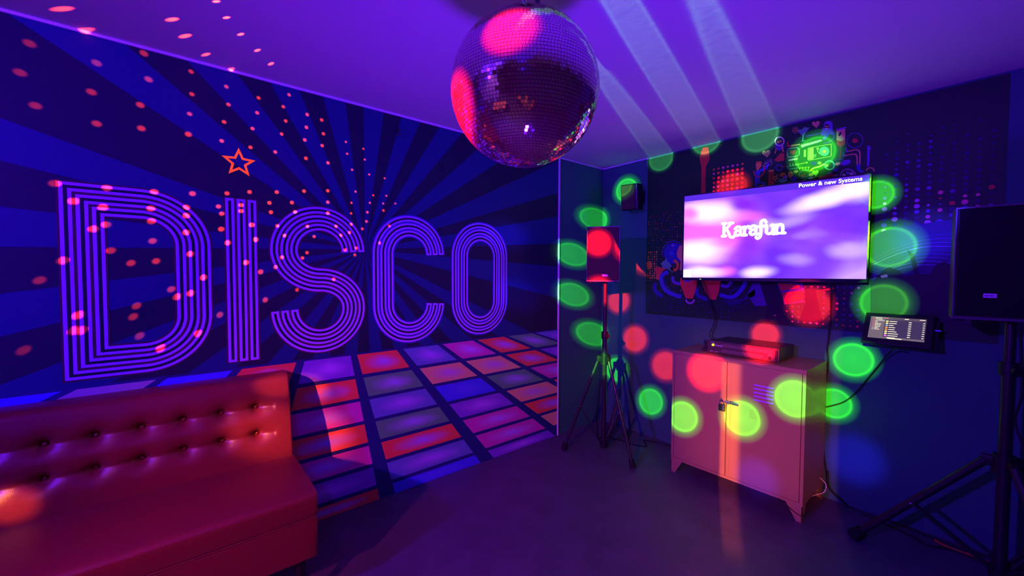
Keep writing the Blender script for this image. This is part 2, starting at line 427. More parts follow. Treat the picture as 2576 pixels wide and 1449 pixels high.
# star outline of the print, emission added to brighten it
star_m = mat('star_print_glow', (.8, .10, .0), .5, emit=(1.0, .06, .02), es=.85)
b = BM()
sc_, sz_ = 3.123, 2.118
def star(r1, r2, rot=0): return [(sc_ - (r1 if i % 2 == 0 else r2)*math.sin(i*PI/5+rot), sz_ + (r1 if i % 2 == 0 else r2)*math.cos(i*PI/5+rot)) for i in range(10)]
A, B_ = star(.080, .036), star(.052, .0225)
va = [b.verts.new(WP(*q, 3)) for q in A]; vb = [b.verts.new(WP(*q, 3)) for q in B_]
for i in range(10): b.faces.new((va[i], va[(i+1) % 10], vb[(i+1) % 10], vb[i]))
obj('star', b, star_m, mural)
# the printed dance floor
def tile_mat(name, edge, mid):
    m = bpy.data.materials.new(name); m.use_nodes = True; nt = m.node_tree; b = nt.nodes['Principled BSDF']
    b.inputs['Roughness'].default_value = .55; b.inputs['Specular IOR Level'].default_value = .4
    uv = N(nt, 'ShaderNodeUVMap'); vm = N(nt, 'ShaderNodeVectorMath', operation='DISTANCE')
    nt.links.new(uv.outputs[0], vm.inputs[0]); vm.inputs[1].default_value = (.5, .5, 0)
    nz = N(nt, 'ShaderNodeTexNoise'); nt.links.new(uv.outputs[0], nz.inputs['Vector']); nz.inputs['Scale'].default_value = 5; nz.inputs['Detail'].default_value = 4
    ad = N(nt, 'ShaderNodeMath', operation='MULTIPLY_ADD'); nt.links.new(nz.outputs['Fac'], ad.inputs[0]); ad.inputs[1].default_value = .18; nt.links.new(vm.outputs['Value'], ad.inputs[2])
    cr = N(nt, 'ShaderNodeValToRGB'); nt.links.new(ad.outputs[0], cr.inputs[0])
    e = cr.color_ramp.elements; e[0].position = .10; e[0].color = (*mid, 1); e[1].position = .52; e[1].color = (*edge, 1)
    nt.links.new(cr.outputs[0], b.inputs['Base Color'])
    return m
tm = [tile_mat('tile_red', (.90, .10, .08), (.50, .20, .95)), tile_mat('tile_blue', (.06, .04, .95), (.10, .07, 1.0)),
      tile_mat('tile_grey_green', (.12, .42, .22), (.40, .30, .90)), tile_mat('tile_magenta', (.70, .05, .50), (.60, .22, .98)),
      tile_mat('tile_tan', (.85, .50, .26), (.62, .30, .80)), tile_mat('tile_slate_blue', (.14, .18, .60), (.45, .16, .95)),
      tile_mat('tile_lavender', (.48, .42, .50), (.5, .4, .6)), tile_mat('tile_violet', (.25, .06, .70), (.55, .14, .98))]
R_, BL_, GG, MG, TN, SB, LV, VI = range(8)
rows = [(1.0, .868), (.845, .715), (.693, .560), (.537, .410), (.386, .260), (.234, .106), (.080, .002)]
def edge_v(v1, z): return v1 - 1.70*(2.655-v1)*(1-z)
lefts = [4.064+.3125*k for k in range(8, -1, -1)] + [3.75, 3.44, 3.129, 2.817, 2.508, 2.191, 1.881, 1.568, 1.25, .939, .63, .32]
cm = {(0, 3.75): LV, (0, 3.44): BL_, (0, 3.129): R_, (0, 2.817): VI, (0, 2.508): R_, (0, 2.191): SB, (0, 1.881): MG, (0, 1.568): R_, (0, 1.25): GG, (0, .939): SB,
      (1, 2.817): R_, (1, 2.508): GG, (1, 2.191): TN, (1, 1.881): TN, (1, 1.568): R_, (1, 1.25): VI,
      (2, 2.817): MG, (2, 2.508): SB, (2, 2.191): BL_, (2, 1.881): GG, (2, 1.568): MG, (2, 1.25): R_,
      (3, 2.817): R_, (3, 2.508): GG, (3, 2.191): VI, (3, 1.881): TN, (3, 1.568): R_,
      (4, 2.817): MG, (4, 2.508): R_, (4, 2.191): MG, (4, 1.881): R_, (4, 1.568): TN,
      (5, 2.817): VI, (5, 2.508): SB, (5, 2.191): MG, (5, 1.881): TN, (6, 2.817): R_, (6, 2.508): BL_, (6, 2.191): VI,
      (0, 4.064): BL_}
b = BM(); uvl = b.loops.layers.uv.new('UVMap')
poly(b, [WP(.658, 1.012, 5), WP(.658, 0, 5), WP(VL, 0, 5), WP(VL, 1.012, 5)], 8)
rr = random.Random(3)
for ri, (zt_, zb_) in enumerate(rows):
    for lv in lefts:
        mi = cm.get((ri, lv), rr.choice([R_, BL_, GG, MG, SB, VI]))
        q = [(edge_v(lv, zt_), zt_, 0, 1), (edge_v(lv-.268, zt_), zt_, 1, 1), (edge_v(lv-.268, zb_), zb_, 1, 0), (edge_v(lv, zb_), zb_, 0, 0)]
        # clip against the ends of the mural
        def clipv(q, lim, keep_gt):
            out = []
            for i in range(len(q)):
                a, c = q[i], q[(i+1) % len(q)]
                ia = (a[0] > lim) == keep_gt; ic = (c[0] > lim) == keep_gt
                if ia: out.append(a)
                if ia != ic:
                    t = (lim-a[0])/(c[0]-a[0]); out.append(tuple(a[j]+(c[j]-a[j])*t for j in range(4)))
            return out
        q = clipv(q, .66, True)
        if len(q) >= 3: q = clipv(q, VL-.01, False)
        if len(q) < 3: continue
        f = poly(b, [WP(v, z, 6) for v, z, _, _ in q], mi)
        if f:
            for lp, c in zip(f.loops, q): lp[uvl].uv = (c[2], c[3])
obj('dance_floor_print', b, tm + [mat('print_grid_navy', (.012, .010, .17), .6)], mural)
# little wall hook above the letter C
hk = BM(); hp = meet(1003, 330, 0, .02)
cyl(hk, (.002, hp.y, hp.z+.012), (.006, hp.y, hp.z+.012), .012, n=16)
tube(hk, [(.005, hp.y, hp.z+.016), (.028, hp.y, hp.z+.010), (.030, hp.y+.004, hp.z-.015), (.022, hp.y-.012, hp.z-.026), (.02, hp.y-.02, hp.z-.015)], .004)
tag(obj('wall_hook', hk, blk_metal, None, True), 'small dark hook screwed into the sunburst mural above the letter C', 'hook')

# ------------------------------------------------------------------ mirror ball
def mirror_mat():
    m = bpy.data.materials.new('mirror_tiles'); m.use_nodes = True; nt = m.node_tree; b = nt.nodes['Principled BSDF']
    b.inputs['Base Color'].default_value = (.82, .80, .86, 1); b.inputs['Metallic'].default_value = 1; b.inputs['Roughness'].default_value = .04
    df = N(nt, 'ShaderNodeBsdfDiffuse'); df.inputs['Color'].default_value = (.7, .30, .12, 1)
    mx = N(nt, 'ShaderNodeMixShader'); mx.inputs[0].default_value = .13
    nt.links.new(b.outputs[0], mx.inputs[1]); nt.links.new(df.outputs[0], mx.inputs[2])
    nt.links.new(mx.outputs[0], nt.nodes['Material Output'].inputs[0])
    return m
ball = thing('disco_ball', 'large mirror-tiled disco ball hanging from the ceiling on a short chain', 'disco ball', BC)
b = BM(); bmesh.ops.create_uvsphere(b, u_segments=96, v_segments=64, radius=BR*.988)
for v in b.verts: v.co += BC
obj('ball_core', b, mat('grout_dark', (.03, .03, .035), .5), ball, True)
b = BM(); rows_n = 76; rb = random.Random(5)
for i in range(rows_n):
    t0 = -PI/2 + PI*(i+.06)/rows_n; t1 = -PI/2 + PI*(i+.94)/rows_n; tmid = (t0+t1)/2
    n = max(3, int(round(2*PI*math.cos(tmid)*rows_n/PI)))
    ph = rb.random()*.8
    for j in range(n):
        a = 2*PI*(j+.05)/n+ph; c = 2*PI*(j+.95)/n+ph; mid = (a+c)/2
        nrm = Vector((math.cos(tmid)*math.cos(mid), math.cos(tmid)*math.sin(mid), math.sin(tmid)))
        jit = Vector((rb.gauss(0, .022), rb.gauss(0, .022), rb.gauss(0, .022)))
        n2 = (nrm+jit).normalized()
        q = []
        for tt, aa in ((t0, a), (t0, c), (t1, c), (t1, a)):
            d = Vector((math.cos(tt)*math.cos(aa), math.cos(tt)*math.sin(aa), math.sin(tt)))
            # put corners on the plane of this small flat mirror
            s = (BR)*nrm.dot(n2)/d.dot(n2); q.append(BC + d*s)
        poly(b, q)
obj('mirror_tiles', b, mirror_mat(), ball)
b = BM(); cyl(b, BC+Vector((0, 0, BR-.004)), BC+Vector((0, 0, BR+.006)), .035, n=32); cyl(b, BC+Vector((0, 0, BR+.004)), BC+Vector((0, 0, BR+.026)), .016, n=20)
obj('top_cap', b, steel, ball, True)
b = BM(); z = BC.z+BR+.02; kx = 0
def link(bm, c, odd):
    pts = []
    for i in range(17):
        a = 2*PI*i/16; p = Vector((.0075*math.cos(a), 0, .014*math.sin(a)))
        if odd: p = Vector((0, p.x, p.z))
        pts.append(c+p)
    tube(bm, pts, .002, 6, 0)
while z < H-.035:
    link(b, Vector((BC.x-.004, BC.y, z+.012)), kx % 2); z += .021; kx += 1
obj('chain', b, mat('chain_green_steel', (.35, .75, .45), .3, metal=.8), ball, True)
b = BM(); tube(b, [BC+Vector((.045, .01, BR-.012)), BC+Vector((.05, .01, BR+.05)), BC+Vector((.046, .01, BR+.10)), (BC.x+.02, BC.y, H-.03)], .0022, 6)
box(b, BC+Vector((.047, .01, BR+.02)), (.012, .012, .035), bev=.002)
obj('safety_clip', b, blk_metal, ball, True)
b = BM(); cyl(b, (BC.x, BC.y, H-.035), (BC.x, BC.y, H-.001), .045, n=32)
obj('motor', b, blk, ball, True)

# ------------------------------------------------------------------ printed poster wall behind the television (flat print, on y = 0)
pm = thing('music_mural', 'dark printed mural with music icons and dotted halftone behind the television', 'mural', (1.58, 0, 1.15))
def PP(x, z, lay=0): return Vector((x, -.0022-lay*.0007, z))
def px2(px, py):
    q = meet(px, py, 1, 0); return (q.x, q.z)
X0, X1, Z0, Z1 = .516, 2.64, 1.155, H-.012
b = BM(); poly(b, [PP(X0, Z0), PP(X1, Z0), PP(X1, Z1), PP(X0, Z1)])
obj('backing_sheet', b, mat('print_near_black', (.007, .075, .016), .55), pm)
PC = {'purple': (.60, .20, .62), 'violet': (.16, .08, .45), 'blue': (.06, .07, .48), 'teal': (.15, .60, .28), 'green': (.60, .75, .10), 'beige': (.90, .45, .16), 'tan': (1.0, .48, .07),
      'red': (1.0, .09, .05), 'maroon': (.70, .07, .03), 'orange': (1.0, .28, .03), 'pink': (.90, .18, .32), 'grey': (.70, .50, .42), 'white': (.75, .7, .8), 'dark': (.004, .004, .015), 'navy': (.03, .03, .30), 'dimblue': (.015, .03, .11), 'dimviolet': (.09, .04, .30)}
PN = list(PC); PMATS = [mat('ink_' + n, PC[n], .55) for n in PN]
b = BM()
OX, OY, SC = 1860, 280, 6.587
def T(x, y): return px2(OX+x/SC, OY+y/SC)
def clip_ok(p): return (min(max(p[0], X0+.002), X1-.002), min(max(p[1], Z0+.002), Z1-.002))
def pg(pts, col, lay=2):
    return poly(b, [PP(*clip_ok(T(*p)), lay) for p in pts], PN.index(col))
def blob(cx, cy, rx, ry, col, lay=2, n=20, rot=0):
    cr, sr = math.cos(rot), math.sin(rot)
    pg([(cx+rx*math.cos(2*PI*i/n)*cr-ry*math.sin(2*PI*i/n)*sr, cy+rx*math.cos(2*PI*i/n)*sr+ry*math.sin(2*PI*i/n)*cr) for i in range(n)], col, lay)
def ln(pts, w, col, lay=2, closed=False, curve=True):
    if curve and not closed and len(pts) > 2: pts = [(p.x, p.y) for p in smooth_path([(x, y, 0) for x, y in pts], 5)]
    q = [clip_ok(T(*p)) for p in pts]
    ww = w * (Vector(T(pts[0][0]+10, pts[0][1]))-Vector(T(*pts[0]))).length/10
    _rib(b, q, 0, ww*.8, lay, PN.index(col), closed, 0, PP)
def ring(cx, cy, rx, ry, w, col, lay=2, a0=0, a1=360, rot=0):
    n = 28; full = abs(a1-a0) >= 360
    cr, sr = math.cos(rot), math.sin(rot)
    pts = []
    for i in range(n if full else n+1):
        a = math.radians(a0+(a1-a0)*i/n); x, y = rx*math.cos(a), ry*math.sin(a); pts.append((cx+x*cr-y*sr, cy+x*sr+y*cr))
    ln(pts, w, col, lay, full, False)
def heart(cx, cy, s, col, lay=2, rot=-.15):
    pts = []
    for i in range(28):
        t = 2*PI*i/28; x = 16*math.sin(t)**3; y = -(13*math.cos(t)-5*math.cos(2*t)-2*math.cos(3*t)-math.cos(4*t))
        x, y = x*s/32, y*s/32
        pts.append((cx+x*math.cos(rot)-y*math.sin(rot), cy+x*math.sin(rot)+y*math.cos(rot)))
    pg(pts, col, lay)
def reel(cx, cy, r):
    ring(cx, cy, r, r, 6, 'grey')
    for i in range(5):
        a = i*2*PI/5+.3; blob(cx+r*.5*math.cos(a), cy+r*.5*math.sin(a), r*.34, r*.16, 'tan', 3, 10, a)
heart(1272, 215, 130, 'beige'); heart(452, 700, 140, 'green'); heart(893, 682, 92, 'maroon', 3); heart(1265, 1022, 108, 'green', 4)
reel(932, 312, 55); reel(600, 1105, 66)
pg([(948, 318), (1040, 300), (1085, 262), (1120, 270), (1165, 275), (1070, 405), (1062, 485), (1100, 490), (1015, 505), (1045, 488), (1048, 405)], 'teal')
ln([(1100, 415), (1240, 390), (1380, 355)], 22, 'violet', 3)
pg([(1405, 400), (1350, 410), (1360, 340), (1400, 260), (1410, 195), (1440, 165), (1500, 158), (1540, 180), (1548, 250), (1545, 330), (1560, 400), (1500, 380), (1440, 450), (1380, 480)], 'violet', 2)
blob(1452, 262, 42, 50, 'dark', 3); blob(1452, 255, 36, 12, 'tan', 4); blob(1452, 292, 36, 13, 'purple', 4)
ln([(1555, 340), (1575, 400), (1545, 470), (1470, 520), (1400, 530)], 22, 'violet', 3)
pg([(1440, 370), (1500, 340), (1450, 450), (1390, 500)], 'blue', 3)
pg([(1612, 310), (1755, 285), (1755, 540), (1682, 597), (1612, 550)], 'beige', 2); pg([(1612, 480), (1690, 500), (1755, 470), (1755, 540), (1682, 597), (1612, 550)], 'maroon', 3)
pg([(1595, 300), (1780, 255), (1765, 285), (1612, 322)], 'violet', 3); blob(1668, 380, 20, 40, 'dark', 4, 12, .5); ln([(1680, 590), (1670, 790)], 12, 'maroon', 2); ln([(1590, 805), (1720, 790)], 8, 'violet', 2)
ring(1917, 485, 132, 122, 13, 'violet', 2, rot=-.3); blob(1917, 488, 46, 38, 'maroon')
ln([(1140, 625), (1150, 612), (1510, 545), (1525, 560), (1525, 735), (1510, 748), (1155, 815), (1140, 805)], 14, 'green', 3, True, False)
pg([(1140, 615), (1232, 600), (1232, 802), (1145, 815)], 'green', 3); blob(1410, 665, 82, 78, 'teal', 3); blob(1410, 668, 30, 28, 'tan', 4)
ln([(1302, 620), (1300, 660), (1340, 710), (1385, 712)], 11, 'green', 4); blob(1303, 622, 22, 20, 'green', 4)
for i in range(4): ln([(1238, 720+i*14), (1278, 714+i*14)], 7, 'green', 4)
pg([(1070, 642), (1105, 636), (1105, 752), (1070, 760)], 'green')
pg([(790, 508), (812, 505), (815, 560), (860, 562), (860, 590), (795, 592)], 'maroon', 2); pg([(860, 560), (1008, 538), (1006, 560), (860, 585)], 'tan')
pg([(1020, 560), (1350, 470), (1380, 490), (1300, 520), (1100, 580), (1040, 605)], 'grey', 2)
ring(668, 500, 72, 72, 26, 'grey'); blob(668, 590, 78, 60, 'dimviolet', 1); blob(648, 512, 20, 16, 'tan', 4); blob(690, 498, 18, 14, 'tan', 4)
ln([(700, 560), (735, 675)], 20, 'tan', 4); ln([(615, 620), (592, 705)], 20, 'tan', 4)
ln([(810, 620), (960, 600), (995, 630), (995, 720), (960, 745), (820, 762), (795, 740), (795, 650)], 11, 'grey', 2, True, False)
ln([(818, 815), (970, 785)], 38, 'grey'); pg([(575, 815), (690, 690), (745, 700), (745, 820), (640, 835)], 'maroon')
ln([(375, 905), (540, 820)], 8, 'grey', 3); ln([(400, 920), (530, 885), (548, 850), (520, 835), (420, 870)], 9, 'grey', 3, True, False)
for x, y in ((437, 843), (480, 820), (525, 805)): ring(x, y, 15, 15, 6, 'purple', 3)
pg([(275, 880), (300, 835), (350, 835), (385, 850), (360, 870), (370, 905), (330, 960), (320, 980), (285, 975)], 'tan', 3); pg([(272, 870), (300, 832), (350, 832), (390, 850), (310, 866)], 'orange', 4)
pg([(270, 990), (330, 975), (400, 930), (490, 850), (505, 880), (460, 960), (350, 1010), (345, 1100), (340, 1160), (430, 1180), (438, 1235), (405, 1240), (380, 1195), (310, 1200), (285, 1260), (255, 1260), (262, 1100)], 'blue', 2)
ln([(245, 985), (260, 1060), (330, 1092), (400, 1040), (418, 960), (405, 890)], 17, 'red', 4)
pg([(488, 975), (570, 968), (580, 1215), (478, 1232)], 'maroon', 2); pg([(488, 975), (570, 968), (570, 990), (490, 1000)], 'tan', 3)
ring(660, 935, 52, 48, 16, 'violet'); ln([(700, 925), (790, 912)], 12, 'maroon', 3); ln([(795, 920), (960, 888), (985, 900), (975, 930), (960, 945), (810, 962)], 10, 'teal', 3, True, False)
for x in (840, 888, 938): ln([(x, 865), (x+5, 905)], 10, 'grey', 3)
ln([(950, 885), (1118, 852)], 14, 'green', 4); blob(1118, 852, 18, 16, 'green', 4)
for i, x in enumerate((1003, 1052, 1101, 1150)): pg([(x-20, 938-i*5), (x+20, 932-i*5), (x+4, 955-i*4), (x+2, 975-i*3), (x-6, 975-i*3), (x-6, 955-i*4)], 'green', 3)
blob(1330, 858, 32, 24, 'green'); blob(1235, 865, 45, 30, 'navy'); ln([(1180, 990), (1230, 945), (1330, 915), (1420, 870)], 40, 'beige', 2)
ring(1497, 895, 76, 72, 30, 'teal', 3); blob(1455, 902, 24, 22, 'green', 4)
blob(1765, 850, 85, 42, 'violet', 2, rot=-.35); blob(1632, 872, 48, 26, 'beige', 2, rot=-.2)
ln([(1785, 668), (1900, 645), (1965, 645), (1998, 690), (1998, 880)], 26, 'beige'); ln([(1745, 738), (1860, 715), (1925, 715), (1952, 760), (1952, 885)], 26, 'beige')
ln([(1775, 610), (1782, 680)], 20, 'violet', 3); ln([(1725, 690), (1732, 755)], 20, 'violet', 3)
pg([(1940, 880), (2008, 878), (2010, 960), (2080, 1010), (2000, 1015), (1950, 975)], 'blue', 2)
pg([(2122, 572), (2168, 572), (2168, 610), (2200, 615), (2165, 635), (2150, 920), (2118, 920)], 'violet')
ring(2170, 985, 62, 48, 30, 'beige', 2, 180, 380); ring(1800, 1090, 130, 130, 20, 'purple', 2, 180, 360); blob(1735, 1060, 30, 30, 'grey'); blob(1860, 1040, 32, 30, 'grey'); blob(1800, 1020, 26, 30, 'violet')
ring(1080, 1035, 90, 55, 10, 'purple', 3, rot=-.2); pg([(1000, 1060), (1110, 1045), (1060, 1085), (1010, 1085)], 'maroon', 3)
for (x, y, rx, ry, c) in [(720, 1050, 50, 35, 'orange'), (850, 1050, 45, 55, 'tan'), (940, 1000, 40, 24, 'beige'), (760, 1090, 40, 32, 'purple'), (905, 1120, 55, 50, 'dimviolet'), (720, 1150, 80, 35, 'teal'), (1190, 1050, 45, 25, 'beige'), (1180, 1105, 40, 12, 'purple'), (1070, 1150, 30, 12, 'grey'), (1420, 1085, 200, 22, 'maroon'), (1600, 975, 42, 30, 'dimviolet'), (1580, 1068, 60, 12, 'purple'), (1500, 1030, 46, 10, 'purple'), (820, 1190, 50, 12, 'maroon'), (650, 1170, 25, 14, 'teal'), (1270, 1110, 60, 14, 'maroon'), (360, 1238, 40, 12, 'beige')]:
    blob(x, y, rx, ry, c, 2, 14, -.2)
# guitar neck
OX, OY, SC = 0, 0, 1
pg([(1768, 372), (1782, 370), (1786, 400), (1776, 420), (1775, 492), (1764, 492), (1765, 420), (1760, 398)], 'maroon', 2)
# halftone dots, right side
def hd(x, y, r, col, lay=2):
    q = px2(x, y)
    if not (X0+r < q[0] < X1-r and Z0+r < q[1] < Z1-r): return
    poly(b, [PP(q[0]+r*math.cos(2*PI*i/10), q[1]+r*math.sin(2*PI*i/10), lay) for i in range(10)], PN.index(col))
hr = random.Random(11)
def grid(x0, x1, z0, z1, fn, st=.036, sx=None):
    sx = sx or st; nx = int((x1-x0)/sx); nz = int((z1-z0)/st)
    for i in range(nx+1):
        for j in range(nz+1):
            x, z = x0+i*sx, z0+j*st; r, c = fn((x-x0)/(x1-x0), (z-z0)/(z1-z0))
            if r > .0015 and X0+r < x < X1-r and Z0+r < z < Z1-r:
                poly(b, [PP(x+r*math.cos(2*PI*k/10), z+r*math.sin(2*PI*k/10), 1.5) for k in range(10)], PN.index(c))
def right(u, v):
    f = hr.random()
    r = (.0155*(.40+.60*hr.random()))*(1-.50*v)
    c = 'violet' if v > .3 else hr.choice(['purple', 'violet', 'pink', 'purple'])
    if u > .5: c = 'dimblue' if v > .35 else hr.choice(['maroon', 'dimviolet', 'pink'])
    elif v > .5: c = hr.choice(['navy', 'dimviolet', 'dimblue'])
    if f < .35: c = 'dimblue'
    if v > .8 and f < .5: r = 0
    return r, c
grid(2.165, 2.63, 1.80, 2.40, right, .0335, .0475)
def left(u, v):
    f = hr.random(); r = .0062*(.4+.6*hr.random())
    if .33 < v < .62 and u < .28: return r*1.5, hr.choice(['tan', 'orange', 'tan'])
    if v < .2: return r*1.1, hr.choice(['dimblue', 'navy'])
    if f < .4: return 0, 'maroon'
    return r*.8, hr.choice(['maroon', 'dimviolet', 'beige'])
grid(.535, .90, 1.19, 2.08, left, .0215)
def lowr(u, v):
    return (.008*(.4+.6*hr.random()) if hr.random() > .25 else 0), hr.choice(['maroon', 'red', 'pink', 'dimviolet'])
grid(1.55, 2.08, 1.19, 1.46, lowr, .036)
def red_top(u, v): return .012*(.6+.4*hr.random()), hr.choice(['red', 'pink', 'orange'])
grid(1.12, 1.34, 2.20, 2.40, red_top, .036)
def low(u, v): return (.006*(.4+.6*hr.random()) if hr.random() > .3 else 0), hr.choice(['navy', 'dimblue'])
grid(.9, 1.4, 1.18, 1.3, low, .03)
# pictures at the lower left: planet arcs, leaf, blue swirls, drops
OX, OY, SC = 1610, 560, 5.176
ring(440, 400, 148, 160, 8, 'violet', 3, 170, 330); ring(452, 400, 60, 60, 5, 'violet', 3, 200, 320); blob(412, 400, 34, 34, 'blue', 3); blob(440, 400, 130, 140, 'navy', 2)
sp = [(432+(22 if i % 2 == 0 else 9)*math.sin(i*PI/5), 298-(22 if i % 2 == 0 else 9)*math.cos(i*PI/5)) for i in range(10)]; pg(sp, 'purple', 4)
pg([(275, 530), (330, 490), (345, 455), (360, 500), (400, 540), (440, 600), (430, 650), (380, 610), (300, 590)], 'teal', 4)
pg([(480, 400), (510, 310), (575, 275), (585, 600), (520, 620), (530, 500), (490, 450)], 'beige', 3)
ring(450, 560, 45, 60, 40, 'orange', 4, -100, 160); pg([(180, 590), (250, 575), (340, 600), (290, 640), (270, 740), (225, 745), (210, 650)], 'red', 3); pg([(85, 515), (150, 505), (160, 585), (95, 590)], 'orange', 2)
ln([(370, 640), (290, 690), (290, 790), (350, 890), (480, 950), (540, 960)], 62, 'blue', 4); ln([(330, 720), (340, 800), (420, 890)], 10, 'navy', 5)
ln([(430, 700), (440, 770), (530, 800)], 45, 'violet', 4); ln([(200, 790), (200, 880), (290, 960)], 55, 'navy', 3)
pg([(530, 720), (750, 720), (735, 860), (690, 990), (600, 985), (560, 880), (525, 800)], 'red', 5); pg([(790, 720), (1060, 720), (1030, 900), (990, 1005), (920, 1000), (850, 900)], 'red', 5)
blob(620, 745, 48, 30, 'violet', 6); ring(655, 1000, 50, 50, 24, 'purple', 5, 0, 180); ln([(740, 850), (760, 950), (890, 1000)], 60, 'navy', 3)
ln([(1060, 810), (1130, 830), (1200, 770)], 55, 'violet', 3); ln([(1040, 940), (1200, 970), (1310, 890), (1380, 770)], 62, 'blue', 3); ln([(1170, 940), (1210, 880), (1300, 850)], 10, 'navy', 5)
pg([(1060, 1010), (1330, 990), (1500, 860), (1500, 950), (1200, 1090)], 'dimblue', 2)
# stage scene on the right and centre, behind the television
OX, OY, SC = 0, 0, 1
pg([(2190, 592), (2250, 572), (2400, 552), (2536, 540), (2536, 830), (2190, 800)], 'dimblue', 2.2)
for i in range(9):
    y = 596+i*9; c_ = hr.choice(['violet', 'dimviolet', 'dimviolet', 'navy', 'beige', 'navy'])
    ln([(2190, y+52-i*2), (2260, y+18-i), (2330, y-2), (2420, y-8+i*2)], 1.5+hr.random()*2.5, c_, 3)
def crowd(pts): pg(pts, 'dark', 4)
crowd([(2190, 720), (2210, 690), (2235, 672), (2262, 680), (2275, 695), (2300, 690), (2292, 655), (2282, 628), (2300, 640), (2312, 690), (2340, 690), (2352, 668), (2375, 658), (2398, 668), (2415, 700), (2536, 690), (2536, 830), (2190, 800)])
pg([(2215, 693), (2232, 690), (2234, 697), (2218, 699)], 'grey', 5)
pg([(1895, 712), (2020, 712), (2022, 760), (1960, 768), (1900, 770), (1880, 740)], 'dimviolet', 2)
pg([(1958, 712), (2010, 716), (2022, 740), (2020, 756), (1975, 766)], 'maroon', 3)
pg([(1898, 742), (2030, 722), (2030, 730)], 'dimviolet', 3.5); pg([(1898, 752), (2035, 741), (2035, 746)], 'maroon', 3.5); pg([(2040, 735), (2100, 722), (2100, 728)], 'maroon', 3.5)
crowd([(1912, 712), (1955, 712), (1968, 742), (1975, 775), (1985, 820), (1962, 815), (1945, 780), (1938, 810), (1925, 810), (1930, 770), (1920, 740)])
crowd([(2024, 722), (2052, 724), (2058, 760), (2072, 812), (2012, 808), (2026, 760)])
obj('printed_artwork', b, PMATS, pm)

# ------------------------------------------------------------------ television on a swivel bracket
TL_, TR_ = Vector((1.008, -.275, 0)), Vector((2.114, -.098, 0))
tvd = (TR_-TL_).normalized(); tang = math.atan2(tvd.y, tvd.x); tw = (TR_-TL_).length; tz0, tz1 = 1.478, 2.152
tc_ = (TL_+TR_)/2; tc_.z = (tz0+tz1)/2
tv = thing('television', 'wall-mounted flat television showing a glowing pink and violet screen', 'television', tc_, tang)
TM = Matrix.Translation(tc_) @ Matrix.Rotation(tang, 4, 'Z')
def tvp(x, z, y=0): return TM @ Vector((x, y, z))
th = tz1-tz0
b = BM(); box(b, (0, .028, 0), (tw, .045, th), bev=.006); box(b, (0, .06, -.03), (tw*.7, .05, th*.6), bev=.012)
for v in b.verts: v.co = TM @ v.co
obj('housing', b, blk, tv)
b = BM(); bz = .009
for (cx, cz, sx, sz) in ((0, th/2-bz/2, tw, bz), (0, -th/2+.011, tw, .022), (-tw/2+bz/2, 0, bz, th), (tw/2-bz/2, 0, bz, th)): box(b, (cx, .002, cz), (sx, .010, sz), bev=.001)
for v in b.verts: v.co = TM @ v.co
obj('bezel', b, mat('bezel_gloss', (.015, .012, .03), .15, spec=.7), tv)
